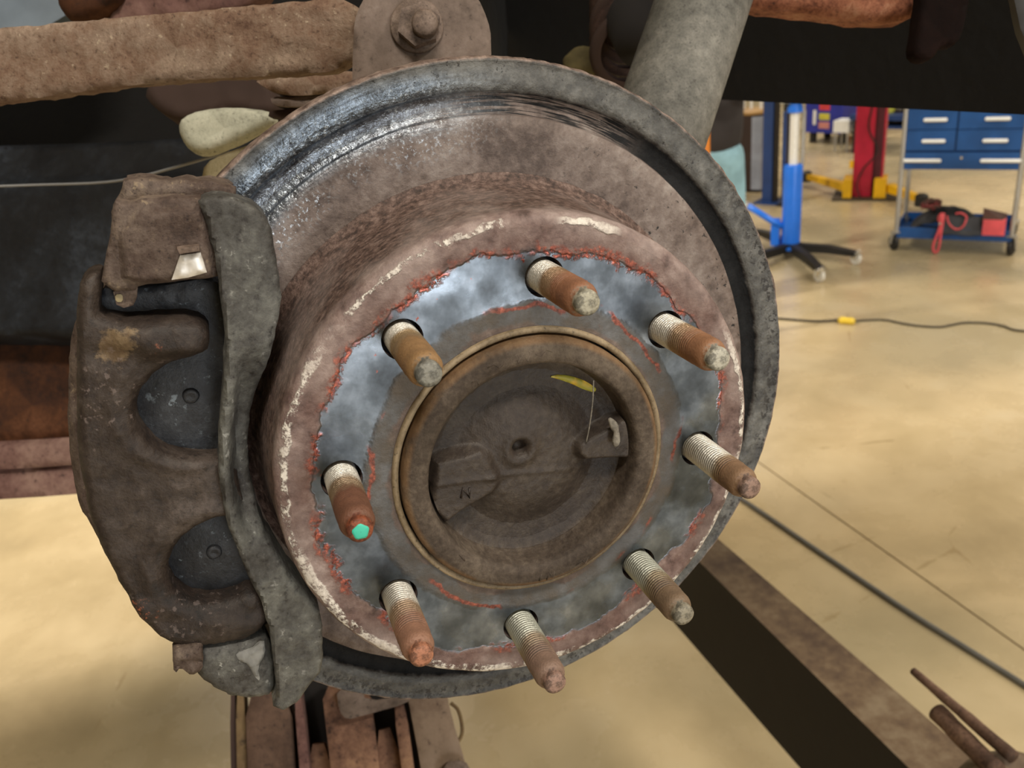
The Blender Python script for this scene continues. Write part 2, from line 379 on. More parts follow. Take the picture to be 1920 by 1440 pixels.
# rotor hat: brown scale, polished mounting face, red rust lines, white crust ring
def hat_material():
    m = Mt('rotor_hat_iron'); m.polar()
    n1 = m.noise(26, 4, .6); n2 = m.noise(140, 5, .65); n3 = m.noise(480, 3, .6); n4 = m.noise(60, 4, .6)
    brown = m.ramp(m.add(m.mul(n2, .6), m.mul(n1, .4)), [(.37, srgb('42322d')), (.46, srgb('685450')), (.54, srgb('7d6963')), (.64, srgb('9b8983'))])
    side = m.ramp(m.noise(260, 5, .72, m.scalev((1, 1, 1.6))), [(.36, srgb('30231e')), (.46, srgb('4b3932')), (.55, srgb('634f47')), (.68, srgb('7d6a62'))])
    brown = m.mix(brown, side, m.sm(m.z, -.006, -.012))
    grey = m.ramp(m.add(m.mul(n4, .5), m.mul(n1, .5)), [(.36, srgb('3f4347')), (.47, srgb('565c62')), (.57, srgb('737a82')), (.68, srgb('9ea5ad'))])
    # studs every 45 degrees give the polished zone a scalloped edge
    sc = m.math('COSINE', m.mul(m.th, 8))
    wob = m.add(m.mul(m.sub(m.noise(45, 4), .5), .016), m.mul(sc, .0012))
    rw = m.add(m.r, wob)
    face = m.sm(m.z, -.0018, -.0008)
    pol = m.mul(m.band(rw, .0640, .0945, .0009), face)
    fade = m.sm(m.noise(34, 3), .40, .60)
    inner = m.mul(m.band(m.add(m.r, m.mul(m.sub(n4, .5), .008)), .060, .0725, .002), face)
    c = brown
    c = m.mix(c, m.mix(srgb('4a322c'), srgb('6e524a'), n2), m.mul(m.mul(m.band(m.r, .0950, .1045, .002), face), m.sm(m.noise(48, 4), .40, .60, .05, .6)))
    c = m.mix(c, grey, pol)
    c = m.mix(c, m.mix(srgb('3c352e'), srgb('6a6055'), m.add(m.mul(n2, .6), m.mul(n1, .4))), m.mul(inner, m.sm(n4, .30, .60, .95, .55)))
    pol = m.mul(pol, m.sub(1., m.mul(inner, .8)))
    red = m.ramp(n3, [(.35, srgb('5e3128')), (.5, srgb('864436')), (.66, srgb('b0604a'))])
    outl = m.mul(m.band(m.add(rw, m.mul(m.sub(n2, .5), .009)), .0925, .0968, .0009), face)
    outl = m.mul(m.mul(outl, m.sm(m.noise(30, 4, .6), .45, .55)), m.sm(m.noise(300, 4, .7), .40, .54))
    inl = m.mul(m.band(rw, .0705, .0725, .0005), m.mul(face, m.sm(m.noise(24, 3), .47, .53)))
    c = m.mix(c, red, m.mul(outl, .9)); c = m.mix(c, red, m.mul(inl, .85))
    spk = m.mul(m.mul(pol, m.sm(n2, .66, .70)), m.mx(m.ang(25, 30), m.ang(-10, 30)))
    c = m.mix(c, red, spk)
    # white crust at the chamfer, interrupted
    wr = m.add(m.r, m.add(m.mul(m.sub(m.noise(70, 4), .5), .0042), m.mul(m.sub(n2, .5), .003)))
    ring = m.band(wr, .1042, .1072, .0004)
    ring = m.mx(ring, m.mul(m.band(wr, .1030, .1076, .0004), m.ang(152, 42, 8)))
    gate = m.mx(m.ang(135, 75, 10), m.mx(m.ang(235, 32, 8), m.mx(m.ang(285, 14, 6), m.mul(m.ang(35, 14, 5), m.mul(m.band(wr, .1049, .1068, .0003), m.sm(m.noise(260, 4, .7), .42, .52))))))
    gate = m.mx(gate, m.mx(m.ang(-10, 6, 3), m.mul(m.ang(16, 5, 3), .8)))
    crust = m.mul(m.mul(ring, gate), m.sm(m.add(m.mul(m.noise(120, 5, .75), .7), m.mul(m.noise(28, 2), .3)), .45, .53))
    crust = m.mul(crust, m.sm(m.z, -.016, -.008))
    white = m.ramp(n3, [(.3, srgb('a89f97')), (.6, srgb('e6e0d6'))])
    c = m.mix(c, white, crust)
    pale = m.mul(m.band(m.r, .099, .112, .003), m.mul(m.sm(n1, .4, .65), .35)); c = m.mix(c, srgb('a79a95'), pale)
    # sooty halo round the stud holes and dust by the bore
    m.color(c)
    m.metal(m.mul(pol, .88)); m.rough(m.mix((.7,)*3, m.mix((.24,)*3, (.40,)*3, fade), pol))
    h = m.add(m.mul(m.add(m.mul(n2, .6), m.mul(m.noise(420, 4, .7), .5)), m.sm(pol, 0, 1, 1., .05)), m.add(m.mul(crust, .5), m.mul(outl, .15)))
    m.bump(h, .0010, .9); return m.m
MAT['hat'] = hat_material()
def disc_material():
    m = Mt('rotor_disc_iron'); m.polar()
    n1 = m.noise(20, 4); n2 = m.noise(170, 5, .65); n3 = m.noise(420, 3, .6)
    brown = m.ramp(m.add(m.mul(n2, .45), m.mul(n1, .55)), [(.38, srgb('4c403b')), (.48, srgb('6a5d57')), (.56, srgb('7c706a')), (.66, srgb('918882'))])
    grey = m.ramp(m.add(m.mul(n2, .5), m.mul(n1, .5)), [(.38, srgb('3a3a3a')), (.5, srgb('575755')), (.62, srgb('757572'))])
    black = m.mix(srgb('0f1011'), srgb('222528'), n2)
    th = m.comb(m.mul(m.r, 900), m.mul(m.th, 6), 0); grain = m.noise(1., 3, .6, th)
    c = brown
    outer = m.sm(m.add(m.r, m.mul(m.sub(n2, .5), .003)), .1515, .1535)
    c = m.mix(c, grey, outer)
    # black groove band: solid on the right half, broken at the top, missing top left
    rg = m.add(m.r, m.mul(m.sub(n2, .5), .0016))
    groove = m.band(rg, .1432, .1528, .0005)
    gm = m.mx(m.ang(-110, 88, 8), m.mx(m.mul(m.ang(-12, 20, 10), m.sm(grain, .40, .56)), m.ang(160, 50, 10)))
    c = m.mix(c, black, m.mul(m.mul(groove, gm), .97))
    # glazed band top left, pitted; its bluish daylight sheen is painted in
    glaze_sheen = m.mul(m.band(m.add(m.r, m.mul(m.sub(n1, .5), .01)), .139, .163, .004), m.ang(42, 30, 16))
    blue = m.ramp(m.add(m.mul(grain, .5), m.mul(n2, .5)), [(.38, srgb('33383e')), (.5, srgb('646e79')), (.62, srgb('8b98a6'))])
    c = m.mix(c, blue, m.mul(glaze_sheen, .8))
    pits = m.mul(m.mul(m.sm(n3, .40, .33), m.sm(m.noise(90, 2), .48, .56)), m.mx(m.ang(-75, 55, 20), m.mul(m.sm(m.r, .15, .16), .9)))
    pits2 = m.mul(m.mul(m.sm(m.noise(260, 4, .65), .52, .57), m.sm(m.r, .1545, .163)), m.mx(m.ang(-85, 35, 15), m.ang(165, 40, 10)))
    c = m.mix(c, srgb('1d1a1a'), m.mx(pits, m.mul(pits2, .9)))
    sparkle = m.mul(m.mul(m.sm(m.noise(620, 3, .6), .54, .62), m.band(m.r, .128, .160, .006)), m.mul(m.ang(38, 26, 16), m.sm(m.noise(22, 2), .38, .52)))  # bright pits whose glints are painted in as pale specks
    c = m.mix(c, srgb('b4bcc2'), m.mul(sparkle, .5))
    lip = m.sm(m.add(m.r, m.mul(m.sub(n2, .5), .0016)), .1655, .1668)
    c = m.mix(c, m.ramp(n2, [(.36, srgb('4e3f39')), (.5, srgb('75645b')), (.66, srgb('958278'))]), lip)
    m.color(c); gm2 = m.mul(groove, gm); met = m.mx(m.mul(glaze_sheen, .75), m.mul(sparkle, .8)); m.metal(met); m.setin(m.b.inputs['Specular IOR Level'], m.sub(.5, m.mul(gm2, .42)))
    m.rough(m.mix(m.mix((.66,)*3, (.55,)*3, outer), m.mix((.22,)*3, (.42,)*3, n2), m.mx(glaze_sheen, sparkle)))
    m.bump(m.add(m.mul(n2, .7), m.mul(n3, m.add(.5, m.mul(glaze_sheen, .1)))), .0009, 1.)
    return m.m
MAT['disc'] = disc_material()
def hub_material():
    m = Mt('hub_cast_iron', .75, 0, .35); m.polar(); n = m.noise(300, 5, .7); b = m.noise(30, 3)
    c = m.ramp(m.add(m.mul(n, .5), m.mul(b, .5)), [(.36, srgb('342b24')), (.5, srgb('4b4138')), (.64, srgb('675c50'))])
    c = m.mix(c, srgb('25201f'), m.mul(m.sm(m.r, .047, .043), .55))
    edge = m.mul(m.sm(m.r, .0552, .0575), m.sm(m.noise(50, 4), .30, .55))
    c = m.mix(c, m.mix(srgb('5e3f26'), srgb('8a7050'), n), m.mul(edge, .8))
    m.color(c); m.rough(m.sm(m.r, .046, .048, .48, .75)); m.bump(n, .0006, .9); return m.m
MAT['hub'] = hub_material()
MAT['collar'] = rusty('tan_collar', [srgb('5c4c38'), srgb('7a6a52'), srgb('8f7f66'), srgb('a29074')], 90, .0003, .55)
def stud_material(name, zinc, rust, tip, zcol, rough=.45):
    m = Mt(name, .5, .4); m.polar(); n = m.noise(260, 5, .7); b = m.noise(70, 3)
    zz = m.add(m.z, m.mul(m.sub(b, .5), .012))
    olive = tuple(.55*a_+.45*b_ for a_, b_ in zip(rust, srgb('a59b80')))
    c = m.mix(zcol, olive, m.sm(zz, zinc-.003, zinc+.003))
    c = m.mix(c, m.mix(tuple(x*.6 for x in rust), tuple(min(1, x*1.25) for x in rust), n), m.sm(m.add(zz, m.mul(m.sub(n, .5), .008)), .5*zinc+.011, .5*zinc+.018))
    c = m.mix(c, tuple(x*.16 for x in rust), m.mul(m.sm(m.r, .00675, .00635), m.sm(m.z, .0303, .0308, .9, 0)))
    ends = m.sm(m.add(m.z, m.mul(m.sub(n, .5), .010)), .0400, .0415)
    c = m.mix(c, m.mix(tip, tuple(x*.35 for x in tip), m.sm(n, .42, .60)), ends)
    m.color(c); m.metal(m.sm(m.z, zinc*.5+.010, zinc*.5+.022, .55, .1)); m.rough(m.add(m.sm(m.z, zinc*.5+.010, zinc*.5+.022, rough-.2, rough), m.mul(n, .3)))
    m.bump(m.add(n, m.noise(900, 3, .6)), .0003); return m.m

# floor
def floor_material():
    m = Mt('polished_concrete', .3, 0, .5); n = m.noise(.7, 5, .5, dist=.2); b = m.noise(2.6, 6, .6, dist=.25); s = m.noise(60, 3)
    c = m.ramp(m.add(m.mul(n, .6), m.mul(b, .4)), [(.34, srgb('a69473')), (.46, srgb('c0ac86')), (.56, srgb('d0bc95')), (.68, srgb('dbcbaa'))])
    c = m.mix(c, srgb('8f886f'), m.mul(m.sm(m.noise(.55, 3, .5), .44, .60), .55))
    c = m.mix(c, srgb('7d6540'), m.mul(m.sm(m.noise(3.1, 5, .7), .68, .78), .5))
    cr = m.vor(1.1, m.scalev((1, 1, 0)), 'DISTANCE_TO_EDGE')
    c = m.mix(c, srgb('8c7650'), m.mul(m.sm(m.add(m.mul(m.noise(6, 5), .05), cr), .0262, .0235), m.mul(m.sm(m.noise(1.2, 2), .50, .56), .5)))
    c = m.mix(c, srgb('5a4227'), m.sm(m.noise(22, 2), .79, .82, 0, .6))
    m.color(m.mix(c, srgb('c9b88e'), m.mul(s, .12))); m.rough(m.sm(b, .3, .7, .2, .34)); m.bump(m.noise(2.4, 3), .004, .3); return m.m
MAT['floor'] = floor_material()
MAT['joint'] = plain('joint_filler', srgb('6d5636'), .9)
MAT['wall'] = plain('painted_block_wall', srgb('b9b4a6'), .8, 0, .06, 2)

# ============================================================ STRUCTURE
def struct(name, bm, mat, **k): return tag(bmobj(name, bm, mat, **k), kind='structure')
a = F(1430, 872)[:2]; b = F(1920, 1218)[:2]; dj = (b-a)/np.linalg.norm(b-a); nj = np.array([-dj[1], dj[0]])
bm = bmesh.new()
for sgn in (1, -1):
    e0 = a-dj*22+nj*sgn*.0035; e1 = a+dj*22+nj*sgn*.0035
    q = [e0, e1, e1+nj*sgn*24, e0+nj*sgn*24]
    vt = [bm.verts.new((p[0], p[1], 0)) for p in q]; vb = [bm.verts.new((p[0], p[1], -.1)) for p in q]
    bm.faces.new(vt)
    for i in range(4): bm.faces.new((vt[i], vb[i], vb[(i+1) % 4], vt[(i+1) % 4]))
floor = struct('floor', bm, MAT['floor'])
bm = bmesh.new(); e0 = a-dj*22; e1 = a+dj*22
vt = [bm.verts.new((*(p), z)) for z in (-.004, -.09) for p in (e0-nj*.0035, e1-nj*.0035, e1+nj*.0035, e0+nj*.0035)]
bm.faces.new(vt[:4]); bm.faces.new(vt[4:][::-1])
struct('trim_1', bm, MAT['joint'])
for nm, d in (('wall_back', (-8, 14, 17.6, 17.8, 0, 5.4)), ('wall_right', (14, 14.2, -5.8, 17.6, 0, 5.4)), ('wall_left', (-8.2, -8, -5.8, 17.6, 0, 5.4)), ('ceiling', (-8, 14, -5.8, 17.6, 5.4, 5.5))):
    bm = bmesh.new(); box(bm, *d); struct(nm, bm, MAT['wall'])

bm = bmesh.new()
for d in ((-8, 2.0, -5.8, -5.6, 0, 5.4), (4.6, 14, -5.8, -5.6, 0, 5.4), (2.0, 4.6, -5.8, -5.6, 2.4, 5.4)): box(bm, *d)
struct('wall_front', bm, MAT['wall'])
# ============================================================ ROTOR
rotor = empty('brake_rotor', 'large rusty brake rotor with raised hat and polished grey mounting face', 'brake rotor', M=RF.M)
SA = [-i*PI/4 for i in range(8)]; RB = .08255
holes = [((RB*math.cos(q), RB*math.sin(q)), .0086) for q in SA]
face = holed(.1035, .0600, holes, 160, .005)
def jag(V, amp, f=130, ax=2):
    out = []
    for v in V:
        w = mnoise.noise_vector(Vector(v)*f); w2 = mnoise.noise_vector(Vector(v)*f*.3)
        out.append((v[0]+(w[0]+w2[0])*amp, v[1]+(w[1]+w2[1])*amp, v[2]+(w[2]+w2[2])*amp))
    return out
arcs = [(.1035, 0)]+[(.1035+.0055*math.sin(q), -.0055*(1-math.cos(q))) for q in np.linspace(.2, PI/2, 7)]
prof = arcs+[(.1093, -.012), (.1097, -.018), (.1102, -.026), (.1108, -.034), (.1113, -.042), (.1118, -.048), (.1128, -.053), (.1150, -.0575), (.118, -.0595)]
V2, F2 = lathe(prof, 360); F2 = [q[::-1] for q in F2]
V2 = [v if k % len(prof) == 0 else w for k, (v, w) in enumerate(zip(V2, jag(V2, .00035)))]
hw = []
for (c, r) in holes:
    v, f = lathe([(r, 0), (r, -.008)], 28); hw.append(([(x+c[0], y+c[1], z) for x, y, z in v], f))
hw.append(lathe([(.0600, 0), (.0600, -.010)], 128))
mesh('rotor_hat', *join([face, (V2, F2)]+hw), MAT['hat'], rotor)
rotor.children[0].data.set_sharp_from_angle(angle=math.radians(60))
prof = [(.116, -.0598), (.122, -.0602), (.13, -.060), (.136, -.0600), (.1425, -.0598), (.1430, -.0612), (.1437, -.0626), (.148, -.0630), (.1522, -.0626), (.1529, -.0612), (.1536, -.0600), (.158, -.0600), (.1625, -.0600), (.1655, -.0598), (.1662, -.0592), (.1670, -.0600), (.1675, -.062), (.1677, -.067), (.1668, -.073)]
V2, F2 = lathe(prof, 420); V2 = jag(V2, .0002, 160)
V2 = [tuple(np.array(v)*np.array([1+(.004 if math.hypot(v[0], v[1]) > .1665 else 0)*mnoise.noise(Vector(v)*210)]*2+[1])) for v in V2]
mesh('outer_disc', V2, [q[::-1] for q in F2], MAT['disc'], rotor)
V2, F2 = lathe([(.118, -.075), (.118, -.090), (.130, -.097), (.1600, -.097), (.1615, -.095), (.1618, -.090), (.1622, -.084), (.161, -.083), (.118, -.083)], 240)
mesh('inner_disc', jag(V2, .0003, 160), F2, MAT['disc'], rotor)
vp = []
for k in range(44):
    q = 2*PI*k/44; c, s = math.cos(q), math.sin(q); bmv = []
    for z in (-.073, -.084):
        for r, tt in ((.12, -.002), (.1615, -.0026), (.1615, .0026), (.12, .002)): bmv.append((r*c-tt*s, r*s+tt*c, z))
    vp.append((bmv, [(0, 1, 5, 4), (1, 2, 6, 5), (2, 3, 7, 6), (3, 0, 4, 7), (0, 3, 2, 1), (4, 5, 6, 7)]))
tag(mesh('cooling_vanes', *join(vp), MAT['vane'], rotor, smooth=False), kind='stuff')
# drilled-hole liner hidden flange of the hub behind the hat is part of the hub below

# ============================================================ HUB
hub = empty('wheel_hub', 'round cast iron wheel hub in the centre of the rotor, with eight wheel studs', 'wheel hub', M=RF.M)
prof = [(.0585, -.012), (.0585, .0035), (.0580, .0052), (.0568, .0062), (.0552, .0066), (.0520, .0070), (.0490, .0068), (.0478, .0056), (.0472, .0025), (.0466, -.003), (.0455, -.006)]
V2, F2 = lathe(prof, 220); mesh('hub_ring', jag(V2, .00015, 200), [q[::-1] for q in F2], MAT['hub'], hub)
prof = [(.0622, .0001), (.0620, .0016), (.0612, .0022), (.0600, .0020), (.0594, .0010), (.0592, -.006)]
V2, F2 = lathe(prof, 200); mesh('pilot_collar', jag(V2, .00012, 200), [q[::-1] for q in F2], MAT['collar'], hub)
# stud flange hidden behind the rotor hat
V2, F2 = lathe([(.0585, -.012), (.0585, -.0085), (.100, -.0085), (.100, -.022), (.03, -.022)], 96); mesh('hub_flange', V2, [q[::-1] for q in F2], MAT['near_black'], hub)
# recessed cap with two lugs
lugA = RF.uv([(810, 860), (900, 838), (918, 848), (935, 885), (938, 905), (925, 925), (893, 945), (865, 962), (835, 985), (800, 950)], -.002)
lugB = RF.uv([(1076, 838), (1082, 826), (1130, 798), (1172, 775), (1215, 800), (1215, 850), (1185, 858), (1140, 860), (1090, 862), (1078, 850)], -.002)
lugAtop = RF.uv([(800, 868), (905, 842), (920, 862), (930, 890), (860, 895), (808, 902)], -.002)
th = np.linspace(0, 2*PI, 160, endpoint=False); rr_ = .0458
def cap_feat(u, v):
    P = np.stack([u, v], 1); z = np.zeros(len(u)); r = np.hypot(u, v)
    z += -.0085*np.clip(r/.040, 0, 1)**2*0 - .0065*np.exp(-((r-.0370)/.0130)**2) - .001*np.exp(-(r/.02)**2)
    for poly, h, w in ((lugA, .0085, .0042), (lugB, .0095, .0036)):
        poly = np.array(poly); dd = polydist(P, poly)*np.where(inside(P, poly), 1, -1)
        s = np.clip((dd+.0012)/w, 0, 1); s = s*s*(3-2*s); z = z*(1-s)+s*(h-.006)
    c = RF.uv([(968, 832)], -.008)[0]; q = np.hypot(u-c[0], v-c[1]); z -= .005*np.exp(-(q/.0032)**4); z += .0012*np.exp(-((q-.0062)/.0026)**2)
    a_, b_ = RF.uv([(905, 886), (1100, 872)], -.006); ab = b_-a_; t_ = np.clip(((P-a_) @ ab)/(ab @ ab), 0, 1); dd = np.linalg.norm(P-a_-t_[:, None]*ab, axis=1)
    z += .0007*np.exp(-(dd/.0012)**2)*(1-.6*t_)
    a_, b_ = RF.uv([(812, 902), (925, 886)], -.004); ab = b_-a_; t_ = np.clip(((P-a_) @ ab)/(ab @ ab), 0, 1); dd = np.linalg.norm(P-a_-t_[:, None]*ab, axis=1)
    z += .0006*np.exp(-(dd/.0010)**2)
    return z
casting('hub_cap', np.stack([rr_*np.cos(th), rr_*np.sin(th)], 1), MAT['hub'], hub, z0=-.002, thick=.006, rr=.0001, res=.0009, feat=cap_feat, nz=.0002, nscale=250, soft=0)
# raised casting letters: N on the left lug, worn figures round the ring
def strokes(name, segs, z, mat, par, w=.0003):
    parts = [tube([(*p, z) for p in s], w, 6) for s in segs]
    return mesh(name, *join(parts), mat, par)
L_ = lambda pts, z: [tuple(p) for p in RF.uv(pts, z)]
strokes('cast_letter', [L_([(866, 936), (869, 918), (882, 935), (882, 917)], .0018)], .0008, MAT['hub'], hub, .00055)
for pts in ([(968, 668), (972, 681), (982, 664), (990, 678), (996, 660)], [(1004, 664), (1014, 668), (1024, 655), (1036, 660)], [(914, 690), (926, 683), (936, 690), (950, 676)], [(884, 718), (894, 712), (898, 722)],
            [(1012, 1090), (1016, 1076)], [(1026, 1088), (1030, 1074), (1038, 1084), (1040, 1070)], [(1080, 1060), (1092, 1050), (1098, 1058), (1104, 1044)], [(862, 1040), (872, 1052)]):
    strokes('cast_mark', [L_(pts, .007)], .0067, MAT['hub'], hub, .0004)
# yellow paint dab and spider silk stuck in the recess
ym = Mt('yellow_paint', .55); ym.color(ym.mix(srgb('a8a23e'), srgb('e5b83c'), ym.sm(ym.noise(90, 2), .4, .6)))
dab = RF.uv([(1030, 708), (1055, 704), (1085, 710), (1108, 720), (1122, 730), (1117, 738), (1098, 733), (1075, 722), (1050, 713)], -.006)
tag(casting('paint_dab', dab, ym.m, hub, z0=-.0068, thick=.0022, rr=.0006, res=.0009, nz=.0001), 'short yellow paint stroke')
silk = plain('cobweb_silk', srgb('8d877c'), .9, 0, .3, 500, .0005)
q = [(*RF.uv([p], 0)[0], zz) for p, zz in (((1135, 778), .004), ((1142, 790), .005), ((1146, 805), .0055), ((1145, 828), .005))]
tag(mesh('cobweb_wad', *tube(spline(q, 4), [.0006, .001, .0014, .0017, .0019, .0019, .0016, .0013, .0014, .0017, .0019, .0016, .0010], 8), silk, hub), 'small grey cobweb tuft')
q = [(*RF.uv([p], 0)[0], zz) for p, zz in (((1106, 708), .004), ((1104, 750), .004), ((1100, 795), .003), ((1096, 825), .002))]
mesh('cobweb_thread', *tube(spline(q, 4), .0003, 5), silk, hub)
# studs
rustc = [srgb(s) for s in ('8d6248', '92694c', '84684f', '75614d', '826a5c', '8f6a56', '6e4a38', '91714c')]
tips = [srgb(s) for s in ('a9a594', 'b5b2a5', '8f7568', '8e8878', '94776a', 'a87258', '8a4b31', '85847c')]
zinc = [.011, .014, .022, .017, .016, .013, .010, .008]
labs = ['stud with a pinkish worn tip', 'stud with a pale grey tip', 'stud with long bright threads and brown tip', 'stud with bright threads and dull grey tip', 'stud with bright threads and pinkish brown tip', 'stud with an orange rusty tip', 'dark rusty stud with turquoise paint on its end', 'stud with a grey metal tip']
def stud_mesh(worn):
    pitch = .0015; seg = 28; V = []; Fc = []; rows = []
    zs = np.concatenate([np.arange(-.008, .0307, pitch/6), np.linspace(.0312, .0375, 5), [.0390, .0402, .0408, .0420, .0436, .0444, .0449, .0452, .04525]])
    for z in zs:
        row = []
        for k in range(seg):
            q = 2*PI*k/seg
            if z < .0307:
                ph = ((z/pitch-k/seg) % 1.); tri = abs(ph-.5)*2; amp = .00080*(1-.85*min(1, max(0, (z-worn)/.006)))*min(1, max(0, (.0307-z)/.0012))
                r = .0070-amp*tri
            elif z <= .0376: r = .0068
            elif z < .0403: r = .0068-.0011*((z-.0376)/.0027)**1.4
            elif z < .0409: r = .0057-.0009*(z-.0402)/.0006
            elif z < .0437: r = .0049
            else: r = .0047 if z < .0446 else (.0040 if z < .0450 else (.0028 if z < .04522 else .0006))
            row.append(len(V)); V.append((r*math.cos(q), r*math.sin(q), z))
        rows.append(row)
    for a_, b_ in zip(rows[:-1], rows[1:]):
        for k in range(seg):
            j = (k+1) % seg; Fc.append((a_[k], a_[j], b_[j], b_[k]))
    Fc.append(tuple(rows[-1])); return V, Fc
worns = [.027, .04, .04, .04, .04, .036, .016, .010]
cyan = plain('turquoise_paint', srgb('3fc0a6'), .5)
for i, q in enumerate(SA):
    sm_ = stud_material('stud_metal', zinc[i], rustc[i], tips[i], srgb('b9bdb2') if i in (3, 4) else srgb('dcdad2'))
    V, Fc = stud_mesh(worns[i]); o = mesh('wheel_stud', V, Fc, sm_, hub); o.location = (RB*math.cos(q), RB*math.sin(q), 0); tag(o, labs[i])
    if i == 6:
        V, Fc = lathe([(.0001, .0456), (.0022, .0456), (.0030, .0454), (.0031, .0449)], 20)
        V = [(x*(1+.07*math.sin(5*math.atan2(y, x)+1)), y*(1+.07*math.sin(5*math.atan2(y, x)+1)), z) for x, y, z in V]
        tag(mesh('paint_spot', V, [f[::-1] for f in Fc], cyan, o), 'turquoise paint on the stud end')

# ============================================================ CALIPER, PADS, BRACKET (rotor frame)
cal = empty('brake_caliper', 'heavy rusty brown brake caliper clamped over the left edge of the rotor', 'brake caliper', M=RF.M)
zc = -.026
house = RF.uv([(142, 540), (160, 522), (184, 512), (190, 535), (180, 585), (200, 603), (290, 600), (366, 596), (392, 616), (394, 648), (375, 668), (320, 682), (272, 715), (250, 765), (262, 812), (300, 850), (350, 866), (440, 866),
               (460, 968), (400, 976), (350, 1002), (318, 1045), (313, 1085), (330, 1118), (372, 1138), (430, 1130), (475, 1108), (505, 1135), (500, 1178), (470, 1203), (420, 1212), (352, 1222), (305, 1206), (268, 1170), (240, 1130), (198, 1050), (170, 985), (148, 880), (142, 800), (143, 700)], zc)
def hfeat(u, v):
    z = np.zeros(len(u))
    def blob(px, py, rx, ry, h, p=2):
        c = RF.uv([(px, py)], zc)[0]; k = 1/4290.
        q = ((u-c[0])/(ry*k))**2+((v-c[1])/(rx*k))**2; return h*np.exp(-q**(p/2))
    z += blob(330, 632, 75, 34, .0050, 4)      # finger ridge
    z += blob(210, 625, 60, 28, .0025, 4)
    z += blob(265, 1150, 26, 26, .0020, 4)     # round cast boss at the bottom
    z += blob(400, 1180, 90, 28, .0025, 4)
    z += blob(190, 640, 26, 44, -.0015, 4)
    z += blob(200, 760, 60, 120, .0012, 2)
    for (x, y, px, py) in ((345, 762, 0, 0), (400, 1060, 0, 0)):
        c = RF.uv([(x, y)], zc)[0]; q = np.hypot(u-c[0], v-c[1]); z += .0012*np.exp(-((q-.0262)/.003)**2)
    return z
casting('caliper_housing', house, MAT['cal'], cal, z0=zc, thick=.020, rr=.0035, res=.0022, feat=hfeat, nz=.0007, nscale=110, side_noise=.0005)
# bridge that runs inboard over the rotor's edge
br = RF.uv([(140, 600), (160, 590), (178, 620), (165, 800), (195, 960), (262, 1095), (330, 1195), (300, 1200), (262, 1160), (240, 1128), (195, 1048), (165, 985), (146, 965), (126, 850), (124, 760), (128, 650)], -.034)
casting('caliper_bridge', br, MAT['cal_d'], cal, z0=-.034, thick=.075, rr=.005, res=.003, nz=.0009, nscale=80, side_noise=.0005)
# outboard pad: backing plate showing in the two finger cut-outs
pad = empty('brake_pad', 'bluish dark brake pad backing plate showing through the caliper finger cut-outs', 'brake pad', M=RF.M)
zp = -.0415
pp = RF.uv([(182, 540), (235, 545), (300, 538), (400, 520), (430, 560), (440, 700), (450, 860), (480, 1000), (520, 1100), (500, 1190), (400, 1200), (330, 1180), (255, 1080), (200, 950), (180, 800), (172, 640)], zp)
def pfeat(u, v):
    z = np.zeros(len(u)); 
    for (x, y) in ((300, 780), (372, 1070)):
        c = RF.uv([(x+45, y-15)], zp)[0]; q = np.hypot(u-c[0], v-c[1]); z += .004*np.clip(1-(q/.026)**2, 0, 1)
    for (x, y, h, w) in ((352, 558, .0010, .0022), (308, 563, .0007, .0013), (392, 585, .0006, .0012)):
        c = RF.uv([(x, y)], zp)[0]; q = np.hypot(u-c[0], v-c[1]); z += h*np.exp(-((q-w)/.0006)**2)
    return z
casting('backing_plate', pp, MAT['pad'], pad, z0=zp, thick=.008, rr=.001, res=.0022, feat=pfeat, nz=.0003, nscale=80, soft=1)
for x, y in ((358, 742), (402, 1035)):
    c = RF.uv([(x, y)], zp+.004)[0]; V, Fc = lathe([(.0001, .0010), (.0014, .0012), (.0026, .0016), (.0032, .0008), (.0036, -.004)], 16)
    mesh('rivet', jag([(p[0]+c[0], p[1]+c[1], p[2]+zp+.0035) for p in V], .0003, 400), [f[::-1] for f in Fc], MAT['pad'], pad)
casting('friction_block', RF.uv([(215, 560), (400, 545), (430, 700), (450, 860), (500, 1020), (520, 1120), (400, 1170), (300, 1120), (220, 960), (200, 800)], -.05), MAT['near_black'], pad, z0=-.0496, thick=.010, rr=.0005, res=.004, nz=.0002)
ear = RF.uv([(212, 548), (258, 540), (256, 560), (250, 573), (232, 578), (218, 572)], zc-.004)
tag(casting('pad_ear', ear, MAT['nut'], pad, z0=zc-.004, thick=.004, rr=.0006, res=.0010, nz=.0002, soft=0), 'small rusty tab with a tan spot')
casting('tan_spot', RF.uv([(215, 553), (230, 552), (230, 567), (217, 567)], zc-.003), plain('tan_residue', srgb('a39674'), .6), pad, z0=zc-.0033, thick=.001, rr=.0003, res=.0008, nz=.0001)

